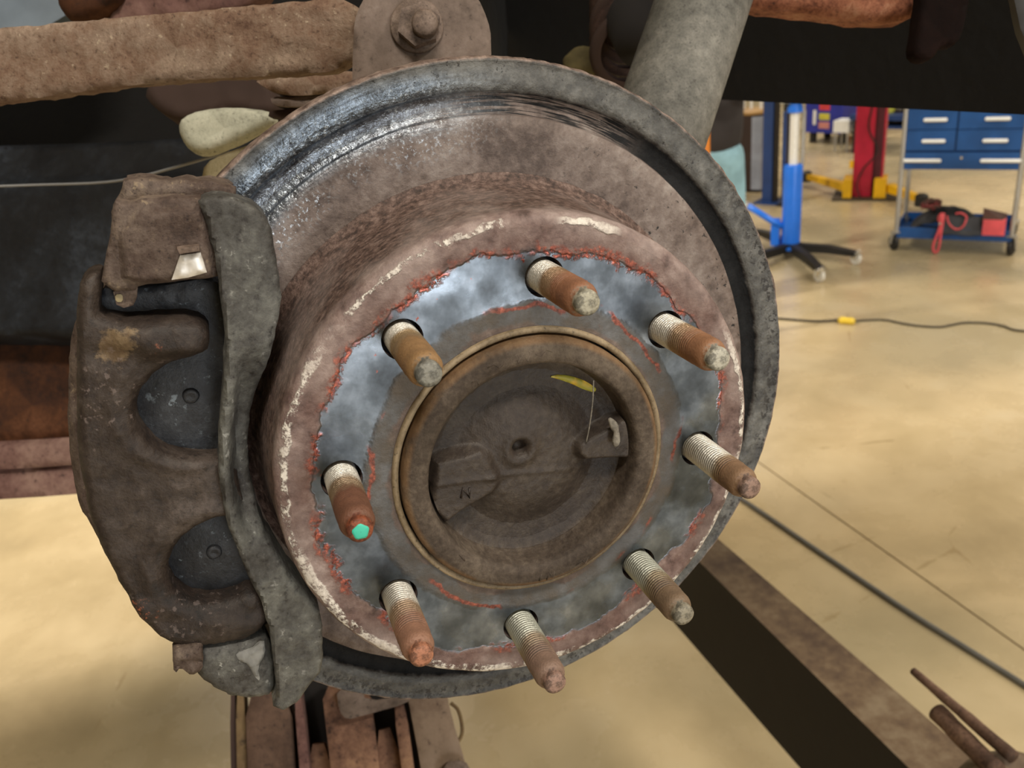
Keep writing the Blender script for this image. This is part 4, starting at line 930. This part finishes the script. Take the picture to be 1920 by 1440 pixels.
orng = plain('orange_paint', srgb('d9822a'), .4)

# --- tool cart
ct, cw, cz = stand('tool_cart', 'blue tool cart on casters with white drawer pulls and an open lower shelf', 'tool cart', (1678, 470), (1892, 480))
cd = .42; sh_z = cz(1685, 425); db_z = cz(1700, 318); dm_z = cz(1700, 284); top_z = cz(1690, 176)
print('cart', cw, sh_z, db_z, dm_z, top_z)
def post(par, x, y, z0, z1, r, mat, nm='post'):
    V, Fc = tube([(x, y, z0), (x, y, z1)], r, 10); o = mesh(nm, V, Fc, mat, par); o.data.set_sharp_from_angle(angle=.8); return o
for x in (0, cw):
    for y in (0, cd): post(ct, x, y, .13, top_z, .016, grey)
for x, y, a_ in ((0, 0, .6), (cw, 0, -.3), (0, cd, 2.6), (cw, cd, .2)): caster(ct, x, y, .135, .055, dark, grey, a_)
t_ = bx('lower_tray', (0, cw, 0, cd, sh_z-.075, sh_z-.065), navy, ct, .002)
for nm, d in (('tray_lip', (0, cw, -.006, 0, sh_z-.075, sh_z)), ('tray_lip', (0, cw, cd, cd+.006, sh_z-.075, sh_z)), ('tray_lip', (-.006, 0, 0, cd, sh_z-.075, sh_z)), ('tray_lip', (cw, cw+.006, 0, cd, sh_z-.075, sh_z))): bx(nm, d, navy, t_, .001)
bx('cabinet_body', (.012, cw-.012, .012, cd, db_z, top_z), navy2, ct, .003)
def drawer(x0, x1, z0, z1, pulls):
    d = bx('drawer', (x0, x1, -.012, .012, z0, z1), navy, ct, .003)
    for a_, b_, c_ in pulls:
        lathe_obj('pull', [(.0005, -(b_-a_)/2), (.010, -(b_-a_)/2+.003), (.0125, -(b_-a_)/2+.01), (.0125, (b_-a_)/2-.01), (.010, (b_-a_)/2-.003), (.0005, (b_-a_)/2)], ((a_+b_)/2, -.020, c_), white, d, 12, RX)
xs = lambda px: (px-1702)/(1913-1702)*cw
drawer(.014, cw-.014, db_z+.006, dm_z-.004, [(xs(1704), xs(1774), (db_z+dm_z)/2+.003), (xs(1842), xs(1912), (db_z+dm_z)/2+.003)])
hz_ = (top_z-dm_z-.10)/2
for k in range(2):
    z0_ = dm_z+.008+k*hz_
    drawer(.014, xs(1795), z0_, z0_+hz_-.005, [(xs(1735), xs(1778), z0_+hz_*.45)])
    drawer(xs(1798), cw-.014, z0_, z0_+hz_-.005, [(xs(1842), xs(1886), z0_+hz_*.45)])
z0_ = dm_z+.010+2*hz_
for a_, b_ in ((.014, xs(1800)), (xs(1803), xs(1853)), (xs(1856), cw-.014)): bx('top_box_front', (a_, b_, -.010, .012, z0_, top_z), navy, ct, .003)
tag(bx('sticker', (xs(1714), xs(1738), -.0125, -.010, z0_+.004, z0_+.085), plain('cream_sticker', srgb('b5a898'), .6), ct, 0), 'cream sticker')
tag(bx('badge', (xs(1748), xs(1803), -.0125, -.010, z0_+.045, z0_+.066), plain('red_badge', srgb('a32b48'), .5), ct, 0), 'narrow red badge')
tag(bx('label_plate', (xs(1888), xs(1913), -.0125, -.010, z0_+.015, z0_+.075), plain('cream_label', srgb('e0dcc0'), .6), ct, 0), 'cream label plate')
for px, zz in ((1812, z0_+.055), (1860, z0_+.055), (1809, (db_z+dm_z)/2+.02)): lathe_obj('lock', [(.0005, .004), (.008, .004), (.010, 0)], (xs(px), -.012, zz), silver, ct, 12, [[1, 0, 0], [0, 0, -1], [0, 1, 0]])
ctM = ct.matrix_world
# things on the lower shelf
def soft(name, label, cat, prts, mat=None):
    e = empty(name, label, cat, M=ctM @ Matrix.Translation((0, 0, sh_z-.062)))
    return e
def drape(name, x0, x1, y0, y1, fn, mat, par, n=26, th=.006):
    V = []; Fc = []
    for j in range(n):
        for i in range(n): x = x0+(x1-x0)*i/(n-1); y = y0+(y1-y0)*j/(n-1); V.append((x, y, fn(x, y, i/(n-1), j/(n-1))))
    m_ = len(V); V += [(x, y, max(0, z-th)) for x, y, z in V]
    for j in range(n-1):
        for i in range(n-1):
            a_ = j*n+i; q = (a_, a_+1, a_+n+1, a_+n); Fc.append(q); Fc.append(tuple(t+m_ for t in q[::-1]))
    for i in range(n-1):
        for a_, b_ in ((i, i+1), ((n-1)*n+i+1, (n-1)*n+i), ((i+1)*n, i*n), (i*n+n-1, (i+1)*n+n-1)): Fc.append((b_, a_, a_+m_, b_+m_))
    return mesh(name, V, Fc, mat, par)
bag = soft('black_tool_bag', 'slumped black cloth bag on the lower shelf of the blue tool cart', 'bag', None)
L1 = xs(1727); L2 = xs(1856)
drape('bag_body', L1-.02, L2, .02, cd-.06, lambda x, y, s, t: .012+.15*math.sin(PI*s)**.6*(.6+.4*math.sin(PI*t))+.018*mnoise.noise(Vector((x*14, y*14, 0))), blk, bag)
drape('bag_flap', xs(1785), xs(1859), -.022, .03, lambda x, y, s, t: .03+.11*t+.004*math.sin(x*40), plain('charcoal_cloth', srgb('3b3d42'), .7), bag, 18)
strap = empty('red_strap', 'salmon red strap looping down in front of the blue cart shelf', 'strap', M=ctM @ Matrix.Translation((xs(1783), -.03, sh_z)))
rl = lambda P, r=.0085: tube(spline(P), r, 8)
mesh('strap_loop', *rl([(0, .03, .10), (.004, 0, .06), (0, -.01, 0), (-.018, -.012, -.07), (-.026, -.012, -.115), (-.018, -.012, -.15), (0, -.012, -.152), (.01, -.012, -.11), (.012, -.012, -.05), (.014, -.012, .0), (.016, 0, .06), (.014, .03, .10)]), pinkred, strap)
lathe_obj('strap_knot', [(.001, -.03), (.018, -.024), (.024, 0), (.016, .024), (.001, .03)], (.004, 0, .075), pinkred, strap, 14)
lathe_obj('buckle', [(.001, -.008), (.009, -.005), (.009, .005), (.001, .008)], (.002, -.024, .045), silver, strap, 12)
loop2 = empty('red_rope', 'pinkish red cord hanging in a curve over the black bag on the cart', 'cord', M=ctM @ Matrix.Translation((xs(1815), -.03, sh_z)))
mesh('cord_curve', *rl([(-.07, .04, .08), (-.055, .0, .05), (-.03, -.006, .02), (0, -.008, .006), (.03, -.006, .02), (.045, 0, .05), (.045, .04, .08), (.01, .05, .10), (-.02, .05, .095)], .006), pinkred, loop2)
tg = empty('tangled_red_leads', 'dark red tangled leads heaped on the black bag on the cart shelf', 'leads', M=ctM @ Matrix.Translation((xs(1762), .12, sh_z+.10)))
dred = plain('dark_red_cable', srgb('6e2a28'), .6)
for k in range(6):
    P = [(random.uniform(-.07, .07), random.uniform(-.06, .08), .02+random.uniform(-.012, .035)) for _ in range(7)]; mesh('lead', *tube(spline(P, 6), .008, 7), dred if k % 2 else brown, tg)
pch = empty('pink_red_pouch', 'salmon pink pouch with a brown leather flap on the right end of the cart shelf', 'pouch', M=ctM @ Matrix.Translation((xs(1868), -.014, sh_z-.03)))
bx('pouch_body', (-.025, .105, -.012, .06, .0, .10), pinkred, pch, .012, smooth=True)
bm = bmesh.new(); vv = [(-.03, -.01, .085), (.105, -.01, .088), (.105, .14, .11), (-.03, .14, .125), (-.035, .05, .165)]
v_ = [bm.verts.new(p) for p in vv]; bm.faces.new((v_[0], v_[1], v_[4])); bm.faces.new((v_[1], v_[2], v_[4])); bm.faces.new((v_[2], v_[3], v_[4])); bm.faces.new((v_[3], v_[0], v_[4])); bm.faces.new((v_[3], v_[2], v_[1], v_[0]))
bmobj('pouch_flap', bm, brown, pch, bevel=.004)

# --- blue transmission jack
jk, jw, jz = stand('transmission_jack', 'bright blue upright transmission jack with black legs on chrome casters', 'jack', (1466, 476), (1498, 477))
ramm = plain('ram_highlight_white', srgb('f4f3ee'), .3, .15, .02); jx = jw/2; zc1 = jz(1492, 308); zc2 = jz(1496, 208)  # near-white base paints in the bright highlight on ram and casters
lathe_obj('outer_cylinder', [(.001, .07), (.062, .07), (.064, .078), (.064, zc1-.02), (.060, zc1), (.045, zc1+.004), (.001, zc1+.004)], (jx, 0, 0), rblue, jk, 32)
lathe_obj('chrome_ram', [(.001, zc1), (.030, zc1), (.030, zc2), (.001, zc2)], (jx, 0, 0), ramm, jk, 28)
tag(bx('guide_bar', (jx-.075, jx-.052, -.01, .03, zc1-.1, zc2), navy2, jk, .003), 'blue flat guide bar')
lathe_obj('ram_collar', [(.001, zc2-.005), (.048, zc2-.005), (.050, zc2+.025), (.036, zc2+.06), (.001, zc2+.06)], (jx, 0, 0), rblue, jk, 24)
post(jk, jx+.055, .02, zc1-.02, zc2, .014, grey, 'return_spring'); bx('saddle', (jx-.09, jx+.09, -.06, .06, zc2+.062, zc2+.082), silver, jk, .004)
lathe_obj('base_flange', [(.001, .05), (.10, .05), (.10, .066), (.066, .074), (.001, .074)], (jx, 0, 0), rblue, jk, 28)
iM = np.array(jk.matrix_world.inverted())
def loc_j(px, py, h): p = F(px, py, h); return (iM @ np.append(p, 1))[:3]
for px, py in ((1538, 528), (1603, 496), (1380, 520), (1420, 452)):
    e = loc_j(px, py, 0); e[2] = .075; st = np.array([jx, 0, .055]); dv = (e-st); dl = np.linalg.norm(dv[:2]); dv /= np.linalg.norm(dv)
    nv_ = np.array([-dv[1], dv[0], 0])*.026; bm = bmesh.new(); r_ = []
    for q, hh in ((st, .030), (st+(e-st)*.6+np.array([0, 0, .012]), .026), (e+np.array([0, 0, .0]), .016)):
        r_.append([bm.verts.new(tuple(q+nv_*s1+np.array([0, 0, s2*hh]))) for s1, s2 in ((-1, -1), (1, -1), (1, 1), (-1, 1))])
    for a_, b_ in zip(r_[:-1], r_[1:]):
        for i in range(4): bm.faces.new((a_[i], a_[(i+1) % 4], b_[(i+1) % 4], b_[i]))
    bm.faces.new(r_[0][::-1]); bm.faces.new(r_[-1]); lg = bmobj('leg', bm, dark, jk, bevel=.003)
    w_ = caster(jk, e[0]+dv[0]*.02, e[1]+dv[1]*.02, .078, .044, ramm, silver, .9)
    lathe_obj('stem_nut', [(.001, .075), (.014, .075), (.014, .098), (.001, .105)], (e[0]+dv[0]*.02, e[1]+dv[1]*.02, 0), silver, jk, 12)
# foot pump and handle on the left
pz = jz(1450, 415)
V, Fc = tube([(jx-.05, -.03, pz-.03), (jx-.12, -.05, pz+.01), (jx-.28, -.10, pz+.13)], [.022, .022, .022], 10); mesh('pump_handle', V, Fc, rblue, jk)
bx('pump_body', (jx-.13, jx-.075, -.05, .01, .07, pz+.02), rblue, jk, .008)
lathe_obj('release_knob', [(.001, -.03), (.016, -.02), (.018, 0), (.016, .02), (.001, .03)], (jx-.29, -.103, pz+.137), silver, jk, 14)

# --- red lift column with yellow base and arms
rc, rw_, rz_ = stand('red_lift_column', 'red two post lift column with yellow base plates and yellow swing arms', 'lift column', (1590, 372), (1650, 372))
cx = rw_/2; h3 = 3.2
bm = bmesh.new(); box(bm, cx-.10, cx+.05, .0, .03, 0, h3); bmobj('column_front', bm, redm, rc, bevel=.004)
bx('column_web', (cx-.10, cx-.085, .03, .22, 0, h3), redm, rc, .003); bx('column_web', (cx+.12, cx+.135, .03, .22, 0, h3), redm, rc, .003)
bx('column_back', (cx-.10, cx+.135, .22, .235, 0, h3), redm, rc, .003)
bx('inner_carriage', (cx+.05, cx+.12, .03, .20, .02, 1.6), plain('dark_maroon', srgb('4d1420'), .6), rc, .003)
for x0_, x1_ in ((cx-.17, cx-.10), (cx+.075, cx+.17)): bx('base_shoe', (x0_, x1_, -.06, .16, 0, .17), yel, rc, .008)
bx('base_plate', (cx-.25, cx+.26, -.10, .30, 0, .016), plain('dark_base_plate', srgb('3f3426'), .6), rc, .002)
bx('warning_lamp', (cx-.13, cx-.10, -.02, 0, .26, .32), yel, rc, .004)
iR = np.array(rc.matrix_world.inverted())
def loc_r(px, py, h): return (iR @ np.append(F(px, py, h), 1))[:3]
for nm, p, q in (('swing_arm', loc_r(1592, 352, .09), loc_r(1512, 330, .09)), ('swing_arm', loc_r(1668, 352, .09), loc_r(1728, 374, .09))):
    bm = bmesh.new(); d_ = q-p; d_ /= np.linalg.norm(d_); n_ = np.array([-d_[1], d_[0], 0])*.035; v0 = []; v1 = []
    for s1, s2 in ((-1, -1), (1, -1), (1, 1), (-1, 1)):
        v0.append(bm.verts.new(tuple(p+n_*s1+np.array([0, 0, s2*.035])))); v1.append(bm.verts.new(tuple(q+n_*s1*.7+np.array([0, 0, s2*.022]))))
    bm.faces.new(v0[::-1]); bm.faces.new(v1)
    for i in range(4): bm.faces.new((v0[i], v0[(i+1) % 4], v1[(i+1) % 4], v1[i]))
    o = bmobj(nm, bm, yel, rc, bevel=.004)
    lathe_obj('arm_pad', [(.001, -.05), (.05, -.05), (.05, .03), (.03, .045), (.001, .045)], tuple(q), dark, o, 16)
V, Fc = tube(spline([(cx-.02, -.05, .0), (cx-.06, -.03, .12), (cx-.02, -.01, .25), (cx+.08, -.01, .4), (cx+.0, -.01, .6), (cx+.05, -.01, .9)], 6), .006, 6); mesh('lift_cable', V, Fc, dark, rc)

# --- blue lift column, grey strip, black post left of the jack
lc, lw, lz = stand('blue_lift_column', 'dark blue steel column just left of the bright blue jack', 'column', (1428, 381), (1462, 383))
bx('column_tube', (0, .085, 0, .14, .012, 3.2), navy2, lc, .006); bx('column_foot', (-.06, .16, -.05, .2, 0, .012), navy2, lc, .002)
bx('cable_cover', (.085, .105, .02, .10, .012, 2.6), dark, lc, .003)
bp, _, _ = stand('black_post', 'slim black post standing between the blue column and the jack', 'post', (1464, 386), (1482, 388))
bx('post_tube', (0, .05, 0, .06, .008, 2.4), dark, bp, .004); bx('post_foot', (-.03, .08, -.03, .09, 0, .008), dark, bp, .002); bx('post_strip', (.052, .062, .01, .03, .02, 2.2), plain('brown_grey_strip', srgb('6f675e'), .5), bp, .001)
bk, bw, bz = stand('grey_locker', 'brown and pale grey narrow locker with a wooden stool seat above it', 'locker', (1376, 360), (1424, 362))
bwid = bw*1.0; btop = bz(1400, 216)
bx('locker_body', (0, bwid*.66, 0, .3, .02, btop), plain('dark_brown_panel', srgb('2e1d18'), .6), bk, .005); bx('locker_side', (bwid*.66, bwid*1.02, .0, .3, .03, btop-.01), plain('pale_grey_panel', srgb('8f96a6'), .45), bk, .004)
bx('locker_plinth', (.01, bwid, .02, .28, 0, .03), dark, bk, .002)
st_ = empty('wooden_stool_top', 'round pale wooden disc with short white posts standing on the brown locker', 'disc', M=bk.matrix_world @ Matrix.Translation((bwid*.5, .14, btop)))
lathe_obj('disc', [(.001, 0), (.14, 0), (.155, .012), (.155, .03), (.14, .04), (.001, .04)], (0, 0, 0), wood, st_, 32)
for x in (-.09, -.02, .07): post(st_, x, 0, .04, .15, .012, white, 'peg')

# --- yellow post beside the person
yp, _, _ = stand('yellow_orange_post', 'orange yellow safety post right beside the grey shock tube, behind the rotor', 'post', (1318, 640), (1338, 640))
lathe_obj('post_tube', [(.001, .012), (.022, .012), (.022, 1.55), (.018, 1.57), (.001, 1.57)], (.02, 0, 0), orng, yp, 20); lathe_obj('post_flange', [(.001, 0), (.08, 0), (.08, .012), (.001, .012)], (.02, 0, 0), orng, yp, 20)

# --- distant cabinet with stickers, orange bin, bench, engine
dc, dw_, dz = stand('distant_blue_cabinet', 'royal blue cabinet with red, yellow and pink stickers against the far side', 'cabinet', (1508, 268), (1577, 272))
rb = plain('royal_blue', srgb('2733a0'), .4); dtop = dz(1540, 150)
bx('cabinet_body', (0, dw_, 0, .5, .12, dtop), rb, dc, .008)
for x in (.05, dw_-.05): lathe_obj('foot', [(.001, 0), (.04, 0), (.04, .12), (.001, .12)], (x, .1, 0), dark, dc, 12); lathe_obj('foot', [(.001, 0), (.04, 0), (.04, .12), (.001, .12)], (x, .4, 0), dark, dc, 12)
for y_, c_, nm in ((198, srgb('d9434a'), 'red'), (216, srgb('cfc84a'), 'yellow'), (232, srgb('d9918c'), 'pink')):
    zz = dz(1540, y_); tag(bx('sticker', (dw_*.38, dw_*.66, -.004, 0, zz-.035, zz+.035), plain('sticker_'+nm, c_, .6), dc, 0), nm+' sticker')
bx('paper', (dw_*.22, dw_*.30, -.004, 0, dz(1530, 232), dz(1530, 205)), white, dc, 0)
ob, ow, oz = stand('orange_bin', 'tall orange bin next to the royal blue cabinet', 'bin', (1590, 250), (1604, 251))
oh = oz(1582, 150); t0 = .10
bx('bin_body', (0, .20, .0, .25, .03, oh), orng, ob, .01); bx('bin_lid', (-.01, .21, -.01, .26, oh, oh+.03), dark, ob, .008); bx('bin_base', (.01, .19, .01, .24, 0, .03), dark, ob, .003)
wb, ww, wz = stand('white_basin', 'small white basin on thin legs in front of the orange bin', 'basin', (1560, 284), (1584, 285))
wh = wz(1580, 244)
bx('basin', (0, .17, 0, .2, wh-.02, wh+.10), white, wb, .01)
for x in (.02, .15):
    for y in (.02, .18): post(wb, x, y, 0, wh-.02, .01, grey, 'leg')
eb, ew, ez = stand('workbench', 'blue edged workbench at the far side above the engine parts', 'workbench', (1592, 288), (1700, 292))
eh = ez(1640, 214); print('bench', ew)
bx('bench_top', (-.02, ew, 0, .6, eh-.05, eh), navy2, eb, .004)
for x in (.03, ew-.05):
    for y in (.05, .55): post(eb, x, y, 0, eh-.05, .022, dark, 'leg')
bx('bench_shelf', (0, ew, .05, .55, .25, .28), navy2, eb, .004)
ebM = eb.matrix_world
junk = [('grey_canister', 'grey canister under the far workbench, left of the red column', 'canister', .10, .30, .28, .07, .15, plain('canister_grey', srgb('4c5560'), .5)),
        ('brown_gearbox', 'brown metal gearbox under the right end of the far workbench', 'gearbox', .40, .28, .28, .11, .15, plain('gearbox_brown', srgb('3b322b'), .6)),
        ('olive_bucket', 'olive yellow bucket on the far workbench top', 'bucket', .30, .20, eh, .07, .17, plain('olive', srgb('b9b94a'), .5)),
        ('dark_vise', 'dark vise block on the far workbench beside the bucket', 'vise', .52, .25, eh, .09, .14, dark),
        ('white_jar', 'small white jar on the far workbench at its left', 'jar', .12, .2, eh, .045, .13, white)]
for nm, lb, cat, x, y, z, r, h, m_ in junk:
    e = empty(nm, lb, cat, M=ebM @ Matrix.Translation((x, y, z)))
    lathe_obj('body', [(.001, 0), (r*.9, 0), (r, h*.08), (r, h*.55), (r*.86, h*.7), (r*.92, h*.9), (r*.5, h*.92), (.001, h*.92)], (0, 0, 0), m_, e, 20)
    lathe_obj('cap', [(.001, h*.92), (r*.42, h*.92), (r*.42, h), (.001, h)], (0, 0, 0), grey, e, 14)
# small things on top of the tool cart
for nm, lb, cat, x, r, h, m_ in (('spray_can', 'silver spray can on top of the blue tool cart, at its left', 'can', xs(1730), .028, .16, silver), ('parts_tin', 'brown parts tin on top of the blue tool cart, in the middle', 'tin', xs(1790), .05, .10, brown), ('oil_bottle', 'white oil bottle on top of the blue tool cart, at its right', 'bottle', xs(1860), .035, .2, white)):
    e = empty(nm, lb, cat, M=ctM @ Matrix.Translation((x, .15, top_z)))
    lathe_obj('body', [(.001, 0), (r, 0), (r, h*.75), (r*.5, h*.86), (.001, h*.86)], (0, 0, 0), m_, e, 18); lathe_obj('cap', [(.001, h*.86), (r*.4, h*.86), (r*.4, h), (.001, h)], (0, 0, 0), grey, e, 12)

# --- person (seen from waist down between the shock tube and the locker)
base = F(1340, 566); hd = math.atan2(*(up(base, 1400, 300)-up(base, 1340, 300))[[1, 0]])
pm = Matrix.Translation(Vector([float(c) for c in base])) @ Matrix.Rotation(hd, 4, 'Z')
per = empty('person', 'person in a black shirt and light blue jeans standing behind the rotor', 'person', M=pm)
def skinmesh(name, pts, edges, radii, mat, sub=2):
    me = bpy.data.meshes.new(name); me.from_pydata(pts, edges, []); o = bpy.data.objects.new(name, me); COL.objects.link(o)
    md = o.modifiers.new('skin', 'SKIN'); md.use_smooth_shade = True
    for i, v in enumerate(me.skin_vertices[0].data): v.radius = radii[i] if hasattr(radii[i], '__len__') else (radii[i], radii[i]); v.use_root = (i == 0)
    o.modifiers.new('sub', 'SUBSURF').levels = sub; o.modifiers['sub'].render_levels = sub
    dg = bpy.context.evaluated_depsgraph_get(); m2 = bpy.data.meshes.new_from_object(o.evaluated_get(dg)); bpy.data.objects.remove(o)
    m2.name = name; o = bpy.data.objects.new(name, m2); COL.objects.link(o); m2.materials.clear(); m2.materials.append(mat); o.parent = per; return o
skinc = plain('skin', srgb('c08a6c'), .55); den = plain('light_blue_denim', srgb('8fb9c9'), .8, 0, .15, 9, .002); shirt = plain('black_shirt', srgb('2b2728'), .8, 0, .2, 5)
hip = .95
bp_ = [(0, 0, hip), (0, 0, 1.15), (0, .01, 1.38), (0, 0, 1.50), (0, -.01, 1.60), (0, -.01, 1.72),
       (.09, 0, .90), (.10, -.01, .50), (.11, 0, .09), (.11, -.12, .04), (-.09, 0, .90), (-.10, -.01, .50), (-.11, 0, .09), (-.11, -.12, .04),
       (.19, 0, 1.42), (.18, -.12, 1.22), (.15, -.30, 1.42), (-.19, 0, 1.42), (-.18, -.12, 1.22), (-.15, -.30, 1.42)]
be = [(0, 1), (1, 2), (2, 3), (3, 4), (4, 5), (0, 6), (6, 7), (7, 8), (8, 9), (0, 10), (10, 11), (11, 12), (12, 13), (2, 14), (14, 15), (15, 16), (2, 17), (17, 18), (18, 19)]
br_ = [(.12, .09), (.11, .08), (.14, .10), .06, .085, .075, .085, .058, .045, .04, .085, .058, .045, .04, .055, .042, .032, .055, .042, .032]
body_o = skinmesh('body', bp_, be, br_, skinc)
for sx in (-1, 1):
    for k, (ln, r_) in enumerate(((.075, .0085), (.085, .009), (.08, .0085), (.065, .0075))):
        x0_ = sx*.15+(k-1.5)*.019*1; mesh('finger', *tube(spline([(x0_, -.30, 1.43), (x0_, -.335, 1.47), (x0_, -.35-ln*.4, 1.49), (x0_, -.35-ln*.8, 1.475)], 3), r_, 8), skinc, body_o)
    mesh('thumb', *tube(spline([(sx*.115, -.30, 1.42), (sx*.09, -.33, 1.44), (sx*.085, -.37, 1.45)], 3), .0095, 8), skinc, body_o)
skinmesh('jeans', [(0, 0, hip+.06), (0, 0, .88), (.09, 0, .82), (.105, -.01, .50), (.115, 0, .12), (-.09, 0, .82), (-.105, -.01, .50), (-.115, 0, .12)], [(0, 1), (1, 2), (2, 3), (3, 4), (1, 5), (5, 6), (6, 7)], [(.165, .125), (.165, .125), .10, .08, .072, .10, .08, .072], den)
skinmesh('shirt', [(0, 0, .84), (0, 0, 1.15), (0, .01, 1.38), (0, 0, 1.47), (.20, 0, 1.42), (.185, -.11, 1.23), (-.20, 0, 1.42), (-.185, -.11, 1.23)], [(0, 1), (1, 2), (2, 3), (2, 4), (4, 5), (2, 6), (6, 7)], [(.19, .155), (.165, .13), (.18, .13), .075, .078, .062, .078, .062], shirt)
for sx in (-1, 1): bx('boot', (sx*.11-.05, sx*.11+.05, -.20, .07, 0, .10), brown, per, .03, smooth=True)
fr0 = None
hairm = plain('dark_hair', srgb('2a1d16'), .8)
V = []; Fc = []; seg = 20
for i in range(9):
    ph = PI*.55*i/8
    for j in range(seg): q = 2*PI*j/seg; V.append((.098*math.sin(ph)*math.cos(q), -.01+.108*math.sin(ph)*math.sin(q)+.015, 1.70+.12*math.cos(ph)))
for i in range(8):
    for j in range(seg): Fc.append((i*seg+j, (i+1)*seg+j, (i+1)*seg+(j+1) % seg, i*seg+(j+1) % seg))
mesh('hair', V, Fc, hairm, per)
for sx in (-1, 1):
    lathe_obj('eye', [(.001, -.012), (.009, -.008), (.012, 0), (.009, .008), (.001, .012)], (sx*.032, -.088, 1.69), white, body_o, 12)
    lathe_obj('ear', [(.001, -.03), (.012, -.02), (.016, 0), (.010, .02), (.001, .03)], (sx*.088, -.005, 1.675), skinc, body_o, 10)
V, Fc = tube([(0, -.085, 1.70), (0, -.105, 1.665), (0, -.088, 1.655)], [.006, .014, .010], 8); mesh('nose', V, Fc, skinc, body_o)
V, Fc = tube([(-.025, -.083, 1.625), (0, -.092, 1.622), (.025, -.083, 1.625)], .006, 8); mesh('mouth', V, Fc, plain('lips', srgb('9a5a50'), .5), body_o)
